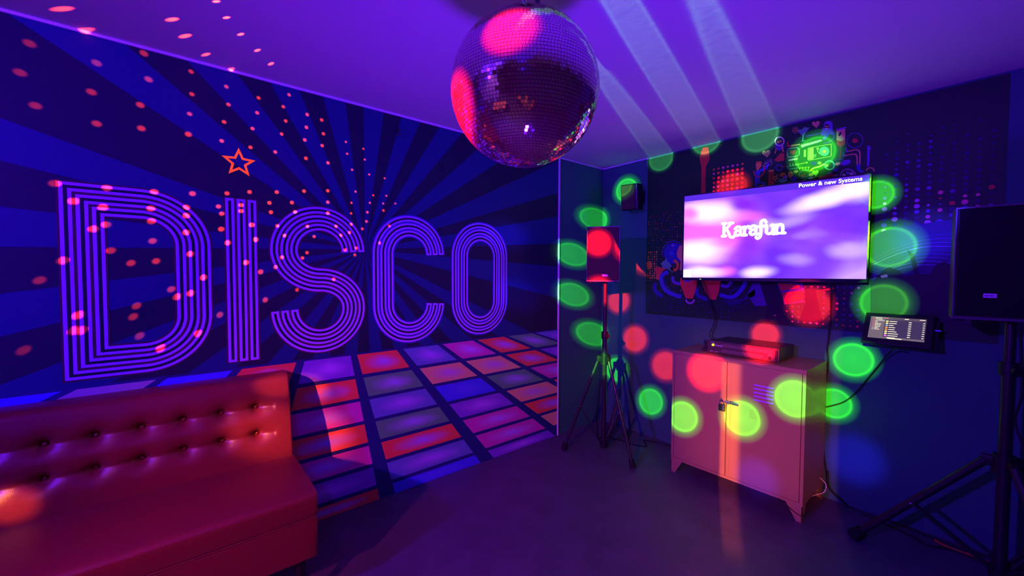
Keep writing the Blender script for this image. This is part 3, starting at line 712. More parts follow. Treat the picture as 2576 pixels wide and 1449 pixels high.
def screen_mat():
    m = bpy.data.materials.new('screen_picture'); m.use_nodes = True; nt = m.node_tree; b = nt.nodes['Principled BSDF']
    b.inputs['Base Color'].default_value = (0, 0, 0, 1); b.inputs['Roughness'].default_value = .5; b.inputs['Specular IOR Level'].default_value = .05
    uv = N(nt, 'ShaderNodeUVMap')
    n1 = N(nt, 'ShaderNodeTexNoise'); n1.inputs['Scale'].default_value = 1.6; n1.inputs['Detail'].default_value = 2; n1.inputs['Distortion'].default_value = .8
    nt.links.new(uv.outputs[0], n1.inputs['Vector'])
    base = N(nt, 'ShaderNodeValToRGB'); nt.links.new(n1.outputs['Fac'], base.inputs[0])
    e = base.color_ramp.elements; e[0].position = .38; e[0].color = (.17, .03, 1.0, 1); e[1].position = .68; e[1].color = (.62, .36, 1.0, 1)
    x = e.new(.52); x.color = (.28, .07, 1.0, 1)
    cur = base.outputs[0]
    nd = N(nt, 'ShaderNodeTexNoise'); nd.inputs['Scale'].default_value = 3.0; nt.links.new(uv.outputs[0], nd.inputs['Vector'])
    wv = N(nt, 'ShaderNodeVectorMath', operation='MULTIPLY_ADD'); nt.links.new(nd.outputs['Color'], wv.inputs[0]); wv.inputs[1].default_value = (.10, .12, 0); nt.links.new(uv.outputs[0], wv.inputs[2])
    def patch(cur, cx, cy, rx, ry, col, rot=0, s=1.0):
        mp = N(nt, 'ShaderNodeMapping', vector_type='TEXTURE'); nt.links.new(wv.outputs[0], mp.inputs[0])
        mp.inputs['Location'].default_value = (cx+.05, cy+.06, 0); mp.inputs['Rotation'].default_value = (0, 0, rot); mp.inputs['Scale'].default_value = (rx, ry, 1)
        ln_ = N(nt, 'ShaderNodeVectorMath', operation='LENGTH'); nt.links.new(mp.outputs[0], ln_.inputs[0])
        mr = N(nt, 'ShaderNodeMapRange', interpolation_type='SMOOTHSTEP'); nt.links.new(ln_.outputs['Value'], mr.inputs['Value'])
        mr.inputs['From Min'].default_value = .15; mr.inputs['From Max'].default_value = 1; mr.inputs['To Min'].default_value = s; mr.inputs['To Max'].default_value = 0
        mx = N(nt, 'ShaderNodeMix', data_type='RGBA'); nt.links.new(mr.outputs[0], mx.inputs[0]); nt.links.new(cur, mx.inputs[6]); mx.inputs[7].default_value = (*col, 1)
        return mx.outputs[2]
    W_, PK, VV, LL = (1.3, .95, 1.15), (1.0, .16, .95), (.24, .02, 1.0), (.70, .45, 1.0)
    for a in [(.18, .55, .42, .55, PK, 0, .95), (.16, .78, .30, .20, W_, -.2, 1), (.10, .32, .26, .22, W_, 0, 1), (.03, .78, .10, .12, PK, 0, .9), (.15, .55, .22, .10, PK, .05, 1), (.30, .42, .16, .10, PK, .1, .7),
              (.27, .08, .10, .10, PK, .2, .9), (.12, .06, .20, .12, W_, 0, .95), (.38, .84, .16, .12, VV, -.6, .95), (.42, .70, .14, .10, PK, -.4, .6), (.42, .60, .10, .08, VV, -.4, .7), (.40, .38, .10, .28, VV, .1, .8), (.47, .06, .14, .10, W_, 0, .9),
              (.50, .58, .14, .12, LL, 0, .7), (.80, .80, .28, .12, W_, .35, 1), (.95, .88, .14, .2, W_, 0, .9), (.66, .62, .16, .1, LL, .4, .6), (.78, .50, .22, .22, VV, 0, .45), (.92, .28, .14, .10, LL, 0, .8), (.66, .2, .12, .10, LL, -.3, .5)]:
        cur = patch(cur, *a)
    b.inputs['Emission Strength'].default_value = 1.0; nt.links.new(cur, b.inputs['Emission Color'])
    return m
sx0, sx1, sz0, sz1 = -tw/2+bz, tw/2-bz, -th/2+.022, th/2-bz
b = BM(); uvl = b.loops.layers.uv.new('UVMap')
f = poly(b, [tvp(sx0, sz0, -.0005), tvp(sx1, sz0, -.0005), tvp(sx1, sz1, -.0005), tvp(sx0, sz1, -.0005)])
for lp, c in zip(f.loops, [(0, 0), (1, 0), (1, 1), (0, 1)]): lp[uvl].uv = c
scr = obj('screen', b, screen_mat(), tv)
glow_w = mat('screen_white', (.01, .01, .01), .3, noise=-1, emit=(1.2, 1.25, 1.1), es=1.5)
b = BM(); poly(b, [tvp(sx0, sz1-.042, -.0012), tvp(sx1, sz1-.042, -.0012), tvp(sx1, sz1, -.0012), tvp(sx0, sz1, -.0012)])
bar_m = mat('screen_bar', (.01, .01, .01), .3, noise=-1, emit=(.10, .025, .75), es=1.0)
MATS['screen_bar'].node_tree.nodes['Principled BSDF'].inputs['Base Color'].default_value = (0, 0, 0, 1)
MATS['screen_bar'].node_tree.nodes['Principled BSDF'].inputs['Specular IOR Level'].default_value = .05
obj('caption_bar', b, bar_m, scr)
b = BM(); q = .062; poly(b, [tvp(sx0+.002, sz0+.002, -.0014), tvp(sx0+q, sz0+.002, -.0014), tvp(sx0+q, sz0+q, -.0014), tvp(sx0+.002, sz0+q, -.0014)])
obj('white_square', b, glow_w, scr)
def stroke(bm, pts, w, P, sm=6, caps=True):
    pts = [(p.x, p.y) for p in smooth_path([(x, y, 0) for x, y in pts], sm)] if sm and len(pts) > 2 else pts
    _rib(bm, pts, 0, w, 0, 0, False, 0, lambda x, z, lay: P(x, z))
    if caps:
        for c in (pts[0], pts[-1]): poly(bm, [P(c[0]+w/2*math.cos(2*PI*i/12), c[1]+w/2*math.sin(2*PI*i/12)) for i in range(12)])
GL = {'K': ([[(.12, 0), (.12, 1)], [(.0, .02), (.26, .02)], [(.0, .98), (.26, .98)], [(.14, .45), (.40, .70), (.62, .98)], [(.48, .98), (.74, .98)], [(.28, .55), (.45, .25), (.58, -.05), (.78, -.10), (.84, .02)]], .88),
      'a': ([[(.06, .52), (.22, .66), (.42, .60), (.44, .40), (.44, .12), (.52, .02), (.62, .06)], [(.44, .38), (.20, .36), (.06, .20), (.16, .03), (.34, .06), (.44, .20)]], .60),
      'r': ([[(.14, 0), (.14, .62)], [(.02, .02), (.28, .02)], [(.02, .60), (.14, .62)], [(.16, .40), (.26, .60), (.44, .62), (.46, .50)]], .50),
      'f': ([[(.52, .86), (.40, 1.02), (.22, .94), (.20, .70), (.20, .1), (.16, -.16), (.0, -.28), (-.10, -.18)], [(.04, .58), (.42, .58)]], .46),
      'u': ([[(.02, .60), (.14, .60), (.14, .16), (.26, .03), (.44, .06), (.54, .22)], [(.42, .60), (.54, .60), (.54, .04), (.68, .02)]], .66),
      'n': ([[(.14, 0), (.14, .62)], [(.02, .02), (.26, .02)], [(.02, .60), (.14, .60)], [(.16, .44), (.28, .62), (.46, .60), (.52, .44), (.52, .02)], [(.42, .02), (.66, .02)]], .66)}
b = BM(); cx = -.272; hh = .098; base = -.005+.0
for ch in 'Karafun':
    st, adv = GL[ch]
    for s in st:
        stroke(b, [(cx+p[0]*hh*.98, base+p[1]*hh) for p in s], hh*.20, lambda x, z: tvp(x, z, -.0014))
    cx += adv*hh*.98-.004
obj('karafun_lettering', b, glow_w, scr)
def text_obj(name, body, size, M, m, parent, off=0, ext=0):
    c = bpy.data.curves.new(name+'_curve', 'FONT'); c.body = body; c.size = size; c.offset = off; c.extrude = ext; c.align_x = 'CENTER'; c.align_y = 'CENTER'
    t = bpy.data.objects.new(name+'_tmp', c); C.objects.link(t); bpy.context.view_layer.update()
    me = bpy.data.meshes.new_from_object(t.evaluated_get(bpy.context.evaluated_depsgraph_get()))
    bpy.data.objects.remove(t, do_unlink=True); me.name = name
    me.materials.clear(); me.materials.append(m); me.transform(M)
    o = bpy.data.objects.new(name, me); C.objects.link(o); o.parent = parent
    bpy.context.view_layer.update(); o.matrix_parent_inverse = parent.matrix_world.inverted()
    return o
text_obj('caption_text', 'Power & new Systems', .036, TM @ Matrix.Translation((tw/2-.205, -.0018, sz1-.021)) @ Matrix.Rotation(PI/2, 4, 'X'), glow_w, scr, .0005)
b = BM(); box(b, (-tw/2+.27*tw*.0+.14, -.0045, -th/2+.010), (.012, .002, .004))
for v in b.verts: v.co = TM @ v.co
obj('power_light', b, mat('led_green', (.1, .5, .02), .4, emit=(.35, 1, .05), es=1.2), tv)
b = BM(); p0 = tvp(0, 0, .08); box(b, (p0.x, -.018, tc_.z), (.30, .02, .30), bev=.003); tube(b, [(p0.x+.1, -.02, tc_.z), (p0.x+.15, -.06, tc_.z), (p0.x, p0.y, tc_.z)], .014, 8)
obj('wall_bracket', b, blk_metal, tv)

# ------------------------------------------------------------------ PA loudspeakers
def cabinet_profile(bm, wd, dp, ht, wf=.55, bev=.012):
    # plan outline: full width at the front, tapering backwards; swept up
    pl = [(-wd/2+.004, 0), (wd/2-.004, 0), (wd/2, .012), (wd/2, dp*.45), (wd*wf/2, dp), (-wd*wf/2, dp), (-wd/2, dp*.45), (-wd/2, .012)]
    lo = [bm.verts.new((x, y, 0)) for x, y in pl]; hi = [bm.verts.new((x, y, ht)) for x, y in pl]; n = len(pl)
    bm.faces.new(lo[::-1]); bm.faces.new(hi)
    es = []
    for i in range(n): bm.faces.new((lo[i], lo[(i+1) % n], hi[(i+1) % n], hi[i]))
    bmesh.ops.bevel(bm, geom=[e for e in bm.edges], offset=bev*.5, segments=2, profile=.6, affect='EDGES')
def pa_speaker(loc, rz, wd, ht, dp, label, gm=grille_m, bo=.06, bzf=.115, bw=.17):
    t = thing('loudspeaker', label, 'loudspeaker', loc, rz)
    M = Matrix.Translation(loc) @ Matrix.Rotation(rz, 4, 'Z')
    def fin(b, name, m, sm=False, par=t):
        for v in b.verts: v.co = M @ v.co
        return obj(name, b, m, par, sm)
    b = BM(); cabinet_profile(b, wd, dp, ht); body = fin(b, 'enclosure', blk)
    b = BM(); box(b, (0, -.004, ht/2+.004), (wd*.93, .010, ht*.94), bev=.004)
    gr = fin(b, 'grille', [gm])
    b = BM()
    for s in (-1, 1): box(b, (s*(wd/2-.004), -.004, ht/2), (.007, .014, ht*.985), bev=.002)
    box(b, (0, -.004, ht-.005), (wd, .014, .009), bev=.002); box(b, (0, -.004, .006), (wd, .014, .012), bev=.002)
    fin(b, 'front_edge', mat('edge_plastic', (.09, .08, .10), .28, spec=.7))
    b = BM(); box(b, (wd*bo, -.0105, ht*bzf), (wd*bw, .003, ht*.038), bev=.001); bd = fin(b, 'badge', badge_m, par=t)
    b = BM(); ring_pts = []
    for s in (-.022, .012):
        box(b, (wd*bo+s*wd/.27*3*bw, -.0125, ht*bzf), (wd*.035, .001, ht*.008))
    fin(b, 'badge_mark', mat('badge_dark', (.1, .06, .2), .5), par=bd)
    for sx in (-1, 1):
        for sy in (.025, dp*.42):
            b = BM(); cyl(b, (sx*(wd/2-.03), sy, -.010), (sx*(wd/2-.03), sy, .002), .011, .014, 14); fin(b, 'foot', rubber, True)
    for s in (-1, 1):
        b = BM(); box(b, (s*(wd/2-.002), dp*.30, ht*.62), (.006, .03, .11), bev=.002); fin(b, 'handle', mat('handle_black', (.02, .02, .022), .5))
    b = BM(); cyl(b, (0, dp*.45, -.014), (0, dp*.45, .004), .024, n=20); fin(b, 'pole_socket', blk, True)
    return t
def tripod(loc, pole_top, hub_z, feet, pr, label, low_z=.03, leg_r=.0135, name='speaker_stand', cz=None):
    cz = cz or pole_top*.60
    x, y = loc
    t = thing(name, label, 'stand', (x, y, 0))
    b = BM(); cyl(b, (x, y, low_z), (x, y, cz+.02), pr, n=20); obj('outer_tube', b, blk_metal, t, True)
    b = BM(); cyl(b, (x, y, cz), (x, y, pole_top), pr*.80, n=20); obj('inner_tube', b, blk_metal, t, True)
    b = BM(); cyl(b, (x, y, hub_z-.05), (x, y, hub_z+.04), pr*1.75, pr*1.6, 20)
    for f in feet:
        d = (Vector((f[0], f[1], 0))-Vector((x, y, 0))).normalized(); box(b, Vector((x, y, hub_z))+d*pr*2.0, (.05, .034, .05), Rz(math.atan2(d.y, d.x)), bev=.005)
    obj('hub', b, blk, t, True)
    b = BM(); cyl(b, (x, y, cz-.03), (x, y, cz+.03), pr*1.4, n=20); col = obj('height_collar', b, blk, t, True)
    b = BM(); kd = (CAM-Vector((x, y, 0))); kd.z = 0; kd.normalize(); kd = Rz(.5) @ kd
    k0 = Vector((x, y, cz)); cyl(b, k0+kd*pr, k0+kd*(pr+.022), .006, n=10); cyl(b, k0+kd*(pr+.018), k0+kd*(pr+.036), .017, n=12); obj('knob', b, blk, col, True)
    b = BM(); cyl(b, (x, y, low_z), (x, y, low_z+.045), pr*1.55, n=20); obj('lower_collar', b, blk, t, True)
    for f in feet:
        d = Vector((f[0]-x, f[1]-y, 0)); dn = d.normalized()
        top = Vector((x, y, hub_z))+dn*pr*2.4; ft = Vector((f[0], f[1], leg_r))
        b = BM(); cyl(b, top, ft, leg_r, n=14); lg = obj('leg', b, blk_metal, t, True)
        dv = (ft-top).normalized()
        b = BM(); cyl(b, ft-dv*.055, ft+dv*.006, leg_r*1.5, leg_r*1.9, 14); obj('rubber_foot', b, rubber, lg, True)
        mid = top+(ft-top)*.52
        b = BM()
        sdir = Vector((-dn.y, dn.x, 0))*.012
        for s in (-1, 1): cyl(b, mid+sdir*s, Vector((x, y, low_z+.03))+dn*pr*1.3+sdir*s, leg_r*.42, n=8)
        br = obj('brace', b, blk_metal, t, True)
        b = BM(); cyl(b, mid-sdir*1.7, mid+sdir*1.7, .005, n=10); obj('rivet', b, steel, lg, True)
    return t
def facing(x, y): return math.atan2(CAM.y-y, CAM.x-x)+PI/2
sx_, sy_ = .485, -.575
t1, t2 = Vector((.265, -.84)), Vector((.837, -.662)); c0 = Vector((sx_, sy_))
tripod((sx_, sy_), 1.447, .80, [tuple(t1), tuple(t2), (.46, -.20)], .0205, 'black tripod speaker stand in the corner beside the peach cabinet', cz=1.0)
pa_speaker(Vector((sx_+.055, sy_-.105, 1.462)), facing(sx_, sy_)-.03, .268, .455, .26, 'small black loudspeaker on the tripod in the corner, lit by a red spot')
bx, by = 2.675, -.42
tripod((bx, by), 1.306, .645, [(2.14, -.40), (2.93, -.86), (2.98, -.05)], .0235, 'black tripod speaker stand cut by the right edge of the picture', low_z=.10, leg_r=.019, cz=1.09)
pa_speaker(Vector((bx+.01, by-.13, 1.322)), .12, .385, .52, .34, 'large dark loudspeaker with a small badge at the far right edge', mat('grille_dark', (.010, .010, .012), .7, spec=.15, bump=.4, bscale=500), -.20, .215, .105)
# wall speaker
t = thing('wall_speaker', 'small black box speaker bracketed high on the wall near the corner', 'loudspeaker', (.43, -.12, 2.24), .35)
M = Matrix.Translation((.435, -.13, 2.235)) @ Matrix.Rotation(.25, 4, 'Z') @ Matrix.Rotation(.10, 4, 'X')
def fin(b, name, m, par, sm=False):
    for v in b.verts: v.co = M @ v.co
    return obj(name, b, m, par, sm)
b = BM(); box(b, (0, 0, 0), (.165, .13, .235), bev=.016, seg=3); fin(b, 'enclosure', blk, t, True)
b = BM(); box(b, (-.012, -.067, 0), (.125, .010, .215), bev=.006); fin(b, 'grille', grille_m, t)
b = BM(); cyl(b, (.068, -.062, -.11), (.068, -.062, .11), .013, n=12); fin(b, 'rounded_corner', mat('corner_gloss', (.03, .03, .05), .25, spec=.6), t, True)
b = BM(); box(b, (.45, -.008, 2.24), (.08, .014, .11), bev=.003); tube(b, [(.45, -.01, 2.24), (.45, -.04, 2.24), (.44, -.08, 2.24)], .010, 8); obj('wall_bracket', b, blk_metal, t, True)

# ------------------------------------------------------------------ metal cabinet
cx0, cx1, cyf, cyb, cz0, cz1 = 1.046, 1.905, -.47, -.02, .10, .943
cab = thing('metal_cabinet', 'two-door peach metal locker cabinet on angled legs below the television', 'cabinet', (1.475, -.245, 0))
b = BM(); mx = (cx0+cx1)/2; my = (cyf+cyb)/2
box(b, (cx0+.009, my, (cz0+cz1)/2), (.018, cyb-cyf, cz1-cz0), bev=.002); box(b, (cx1-.009, my, (cz0+cz1)/2), (.018, cyb-cyf, cz1-cz0), bev=.002)
box(b, (mx, my, cz0+.009), (cx1-cx0-.03, cyb-cyf-.004, .018)); box(b, (mx, cyb-.005, (cz0+cz1)/2), (cx1-cx0-.03, .008, cz1-cz0-.01))
box(b, (mx, cyf+.008, cz1-.0125), (cx1-cx0-.03, .016, .018)); box(b, (mx, cyf+.008, cz0+.010), (cx1-cx0-.03, .016, .018))
obj('body', b, cream, cab)
b = BM(); box(b, (mx, my, cz1-.003), (cx1-cx0+.002, cyb-cyf+.002, .010), bev=.003); obj('top', b, cream, cab)
b = BM(); box(b, (mx, cyf+.020, (cz0+cz1)/2), (cx1-cx0-.04, .006, cz1-cz0-.04)); obj('interior_shadow_panel', b, cream_dark, cab)
xm = 1.447
dz0, dz1 = cz0+.021, cz1-.023
def door(x0, x1, nm):
    b = BM(); box(b, ((x0+x1)/2, cyf+.006, (dz0+dz1)/2), (x1-x0, .014, dz1-dz0), bev=.0025); return obj('door', b, cream, cab)
d1 = door(cx0+.021, xm-.0025, 'l'); d2 = door(xm+.0025, cx1-.021, 'r')
b = BM(); box(b, (xm+.018, cyf-.003, (dz0+dz1)/2), (.022, .006, dz1-dz0-.004), bev=.0015); obj('door_lip', b, cream, d2)
lv_m = mat('vent_purple_lit', (.38, .22, .95), .35, spec=.6)  # purple light falling on the louvres is put into their colour
for i in range(5):
    b = BM(); z = .797-i*.0245; box(b, (1.678, cyf-.004, z), (.118, .012, .011), Rx(-.5), bev=.0028); obj('vent_louvre', b, lv_m, d2, True)
b = BM(); box(b, (1.63, cyf-.002, .60), (.07, .0015, .06), bev=.0005); obj('blank_sticker', b, mat('sticker_paint', (.30, .20, .11), .6), d2)
def leg(xo, yo, sx, sy):
    b = BM(); t_ = .09; zt_ = cz0+.002
    # two plates meeting at the outer corner, tapering downwards
    for ax in (0, 1):
        top = [(0, 0), (t_, 0)]; bot = [(0, 0), (.032, 0)]
        th_ = .004
        P = []
        for (u, z) in ((0, zt_), (t_, zt_), (.032, 0), (0, 0)):
            for tt in (0, th_):
                P.append(Vector((xo+sx*u, yo+sy*tt, z)) if ax == 0 else Vector((xo+sx*tt, yo+sy*u*.8, z)))
        v = [b.verts.new(p) for p in P]
        for q in ((0, 2, 4, 6), (1, 7, 5, 3), (0, 1, 3, 2), (2, 3, 5, 4), (4, 5, 7, 6), (6, 7, 1, 0)): b.faces.new([v[i] for i in q])
    bmesh.ops.recalc_face_normals(b, faces=b.faces); obj('leg', b, cream, cab)
for xo, sx in ((cx0+.001, 1), (cx1-.001, -1)):
    for yo, sy in ((cyf+.001, 1), (cyb-.001, -1)): leg(xo, yo, sx, sy)
b = BM(); box(b, (xm+.045, cyf-.008, .645), (.075, .006, .024), bev=.002); box(b, (xm-.012, cyf-.012, .645), (.05, .012, .014), bev=.003)
cyl(b, (xm+.018, cyf-.012, .657), (xm+.018, cyf-.012, .633), .006, n=12)
for xx in (xm+.035, xm+.07): cyl(b, (xx, cyf-.012, .645), (xx, cyf-.0135, .645), .0035, n=10)
obj('hasp', b, steel, cab, True)
pl_ = thing('padlock', 'small dark combination padlock hanging from the hasp of the cabinet doors', 'padlock', (xm-.02, cyf-.02, .60))
b = BM(); box(b, (xm-.022, cyf-.019, .600), (.040, .014, .048), bev=.003); obj('lock_body', b, blk, pl_)
b = BM(); tube(b, [(xm-.034, cyf-.019, .62), (xm-.034, cyf-.019, .645), (xm-.022, cyf-.019, .660), (xm-.010, cyf-.019, .645), (xm-.010, cyf-.019, .62)], .003, 8); obj('shackle', b, steel, pl_, True)
b = BM()
for i in range(4): cyl(b, (xm-.0165, cyf-.0265, .615-i*.0095), (xm-.0025, cyf-.0265, .615-i*.0095), .0036, n=12)
obj('number_wheel', b, steel, pl_, True)

# ------------------------------------------------------------------ amplifier on the cabinet
ax0, ax1, ayf, ayb, az0, az1 = 1.285, 1.730, -.385, -.075, .953, 1.042
amp = thing('power_amplifier', 'black rack amplifier with slotted front standing on top of the cabinet', 'amplifier', ((ax0+ax1)/2, (ayf+ayb)/2, .945))
# the amplifier stands slightly turned
AM = Matrix.Translation(((ax0+ax1)/2, (ayf+ayb)/2, 0)) @ Matrix.Rotation(-.02, 4, 'Z') @ Matrix.Translation((-(ax0+ax1)/2, -(ayf+ayb)/2, 0))
def fa(b, name, m, par=amp, sm=False):
    for v in b.verts: v.co = AM @ v.co
    return obj(name, b, m, par, sm)
b = BM(); box(b, ((ax0+ax1)/2, (ayf+ayb)/2+.004, (az0+az1)/2), (ax1-ax0-.006, ayb-ayf-.008, az1-az0-.004), bev=.002); fa(b, 'case', mat('amp_case', (.03, .03, .032), .4, spec=.6, bump=.1, bscale=300))
b = BM(); box(b, ((ax0+ax1)/2-.012, ayf, (az0+az1)/2), (ax1-ax0+.040, .008, az1-az0), bev=.002); box(b, ((ax0+ax1)/2, ayf-.006, (az0+az1)/2-.001), (ax1-ax0-.11, .006, .006), bev=.001)
fp = fa(b, 'front_panel', mat('amp_face', (.05, .045, .05), .38, spec=.6))
slit = mat('amp_slit_edges', (.30, .22, .24), .4, spec=.6)
b = BM()
for r_, (zc_, h_) in enumerate(((.0255+az0+.037, .026), (az0+.024, .026))):
    n_ = 30 if r_ == 0 else 25
    for i in range(n_):
        x = ax0+.095+i*.0108; box(b, (x, ayf-.0048, zc_), (.0028, .002, h_), Ry(.45))
fa(b, 'vent_slots', slit, fp)
b = BM(); cyl(b, (ax0+.030, ayf-.003, az1-.030), (ax0+.030, ayf-.012, az1-.030), .010, .008, 20); fa(b, 'power_button', mat('button_yellow', (.6, .6, .05), .4, emit=(.75, .80, .06), es=.9), fp, True)
b = BM(); cyl(b, (ax1-.045, ayf-.003, az0+.022), (ax1-.045, ayf-.016, az0+.022), .009, .008, 20); fa(b, 'level_knob', blk, fp, True)
for q_, z_, w_, h_ in ((ax1-.045, az0+.042, .028, .0022), (ax0+.02, az1-.012, .012, .0018), (ax0+.034, az1-.012, .018, .0018), (ax0+.02, az0+.012, .022, .003), (ax0+.055, az0+.012, .022, .003)):
    b = BM(); box(b, (q_, ayf-.0048, z_), (w_, .001, h_)); fa(b, 'panel_mark', mat('ink_lavender', (.5, .45, .75), .5), fp)
text_obj('amp_lettering', 't.amp', .022, AM @ Matrix.Translation((ax0+.072, ayf-.0052, az1-.030)) @ Matrix.Rotation(PI/2, 4, 'X'), MATS['ink_lavender'], fp, .0004)
for s, xx in ((-1, ax0-.018), (1, ax1-.004)):
    b = BM(); box(b, (xx, ayf-.010, (az0+az1)/2), (.010, .022, az1-az0-.014), bev=.003); fa(b, 'rack_handle', blk)
for xx in (ax0+.03, ax1-.03):
    for yy in (ayf+.03, ayb-.03):
        b = BM(); cyl(b, (xx, yy, .9468), (xx, yy, az0+.003), .012, n=16); fa(b, 'foot', rubber, sm=True)
b = BM(); box(b, (1.235, -.30, .958), (.075, .035, .020), Rz(.3), bev=.006); tag(obj('cable_plug', b, blk), 'small black plug lying on the cabinet left of the amplifier', 'plug')

# ------------------------------------------------------------------ tablet on a sloping wall holder
c_tl, c_tr, c_bl, c_br = Vector((2.112, -.055, 1.292)), Vector((2.405, -.055, 1.292)), Vector((2.100, -.185, 1.118)), Vector((2.410, -.185, 1.118))
tcn = (c_tl+c_tr+c_bl+c_br)/4; ux = Vector((1, 0, 0)); uy = (Vector((0, -.055, 1.292))-Vector((0, -.185, 1.118))).normalized(); un = ux.cross(uy)
TB = Matrix((ux, uy, un)).transposed().to_4x4(); TB.translation = tcn
tab = thing('tablet', 'tablet in a black case showing a song list beside the television', 'tablet', tcn)
def ft(b, name, m, par=tab, sm=False):
    for v in b.verts: v.co = TB @ v.co
    return obj(name, b, m, par, sm)
b = BM(); box(b, (0, 0, -.008), (.306, .218, .016), bev=.007, seg=3); ft(b, 'case', blk, sm=True)
b = BM(); box(b, (0, 0, .0005), (.288, .200, .002), bev=.0008); ft(b, 'front_glass', mat('tablet_glass', (.004, .004, .006), .12, spec=.6))
SXW, SYH = .243, .152
OXT, OYT = -.004, .003
def scr_pt(u, v, d=.0022): return TB @ Vector((OXT+(u-.5)*SXW, OYT+(v-.5)*SYH, d))
e_bg = mat('ui_indigo', (.01, .01, .01), .3, noise=-1, emit=(.045, .030, .085)); e_side = mat('ui_taupe', (.01, .01, .01), .3, noise=-1, emit=(.16, .12, .15))
e_top = mat('ui_mauve', (.01, .01, .01), .3, noise=-1, emit=(.10, .065, .10)); e_tx = mat('ui_cream', (.01, .01, .01), .3, noise=-1, emit=(.95, .85, .62)); e_dim = mat('ui_dim', (.01, .01, .01), .3, noise=-1, emit=(.5, .42, .5))
e_red = mat('ui_red', (.01, .01, .01), .3, noise=-1, emit=(.8, .12, .22)); e_or = mat('ui_orange', (.01, .01, .01), .3, noise=-1, emit=(1, .35, .05)); e_ye = mat('ui_yellow', (.01, .01, .01), .3, noise=-1, emit=(1, .85, .30))
e_mg = mat('ui_magenta', (.01, .01, .01), .3, noise=-1, emit=(.9, .15, .9)); e_bl = mat('ui_blue', (.01, .01, .01), .3, noise=-1, emit=(.25, .45, .75))
b = BM(); UI = [e_bg, e_side, e_top, e_tx, e_dim, e_red, e_or, e_ye, e_mg, e_bl]
def ui(u0, v0, u1, v1, mi, d=.0022, rnd=False):
    if rnd:
        r = min(abs(v1-v0)*SYH/SXW, abs(u1-u0))/2; pts = []
        for cx_, a0_ in ((u1-r, -90), (u0+r, 90)):
            for i in range(7):
                a = math.radians(a0_+i*30); pts.append((cx_+r*math.cos(a), (v0+v1)/2+(v1-v0)/2*math.sin(a)))
        poly(b, [scr_pt(*p, d) for p in pts], mi)
    else: poly(b, [scr_pt(u0, v0, d), scr_pt(u1, v0, d), scr_pt(u1, v1, d), scr_pt(u0, v1, d)], mi)
ui(0, 0, 1, 1, 0); ui(0, 0, .275, 1, 1, .0024); ui(.275, .88, 1, 1, 2, .0024); ui(.275, 0, 1, .085, 1, .0024)
rr = random.Random(2)
for i in range(9):
    v = .93-i*.065-(.02 if i > 1 else 0); ui(.05, v, .075, v+.035, 5 if i < 7 else 4, .0026); ui(.09, v+.005, .09+.05+rr.random()*.09, v+.03, 3, .0026, True)
ui(.15, .80, .275, .84, 4, .0025)
cols = [7, 7, 9, 6, 6, 7, 7, 8]
for i in range(8):
    v = .84-i*.094; ui(.29, v-.065, .345, v, cols[i], .0026, True); ui(.355, v-.045, .355+.07+rr.random()*.12, v-.015, 3, .0026, True)
    ui(.70, v-.05, .755, v-.015, 3, .0026, True); ui(.945, v-.05, .985, v-.02, 3, .0026, True)
ui(.62, .93, .70, .965, 3, .0026, True); ui(.88, .94, .98, .97, 3, .0026, True); ui(.25, .93, .34, .97, 5, .0026, True)
ui(.36, .01, .62, .05, 3, .0027, True); ui(.34, .055, .50, .08, 3, .0027, True)
obj('screen', b, UI, tab)
b = BM(); cyl(b, (.1325, 0, .001), (.1325, 0, .0022), .006, n=20); ft(b, 'home_button', mat('home_ring', (.03, .03, .035), .3))
b = BM(); box(b, (.165, .015, -.008), (.028, .008, .006), bev=.002); ft(b, 'charging_plug', mat('plug_blue_lit', (.35, .3, .95), .3, spec=.6))  # blue light on the plug is put into its colour
b = BM(); box(b, (.03, -.010, -.022), (.28, .19, .010), bev=.003); ft(b, 'holder_plate', blk)
b = BM(); box(b, (2.26, -.017, 1.20), (.12, .018, .16), bev=.003); tube(b, [(2.26, -.01, 1.2), (2.26, -.05, 1.2), (2.26, -.095, 1.19)], .015, 10); obj('wall_bracket', b, blk_metal, tab)

# ------------------------------------------------------------------ cables
def cable(name, pts, r, label, m=cable_m, cat='cable'):
    b = BM(); tube(b, pts, r, 8)
    return tag(obj(name, b, m, None, True), label, cat, 'thin cables from the television to the amplifier' if name == 'television_cable' else None)
def yq(px, py, y): q = meet(px, py, 1, y); return (q.x, q.y, q.z)
cable('television_cable', [yq(1762, 700, -.10), yq(1777, 745, -.05), yq(1795, 785, -.02), yq(1797, 812, -.02), yq(1787, 850, -.05), (1.33, -.06, .99)], .0032, 'left one of two thin black cables running from the television to the amplifier')
cable('television_cable', [yq(1768, 700, -.10), yq(1783, 750, -.045), yq(1801, 790, -.02), yq(1802, 815, -.02), yq(1795, 850, -.05), (1.36, -.05, .99)], .0032, 'right one of two thin black cables running from the television to the amplifier')
cable('power_cable', [yq(2090, 705, -.10), yq(2090, 780, -.02), yq(2085, 850, -.012), yq(2081, 880, -.012), yq(2083, 920, -.012), yq(2074, 980, -.012), yq(2070, 1040, -.012), yq(2069, 1110, -.012), (1.93, -.012, .1)], .0052, 'black cable hanging from the right side of the television past the cabinet')
cable('tablet_cable', [tuple(TB @ Vector((.02, -.117, -.020))), yq(2240, 885, -.08), yq(2195, 938, -.03), yq(2155, 985, -.014), yq(2120, 1012, -.014), yq(2068, 1026, -.014)], .0042, 'black cable curving from the tablet down behind the cabinet')
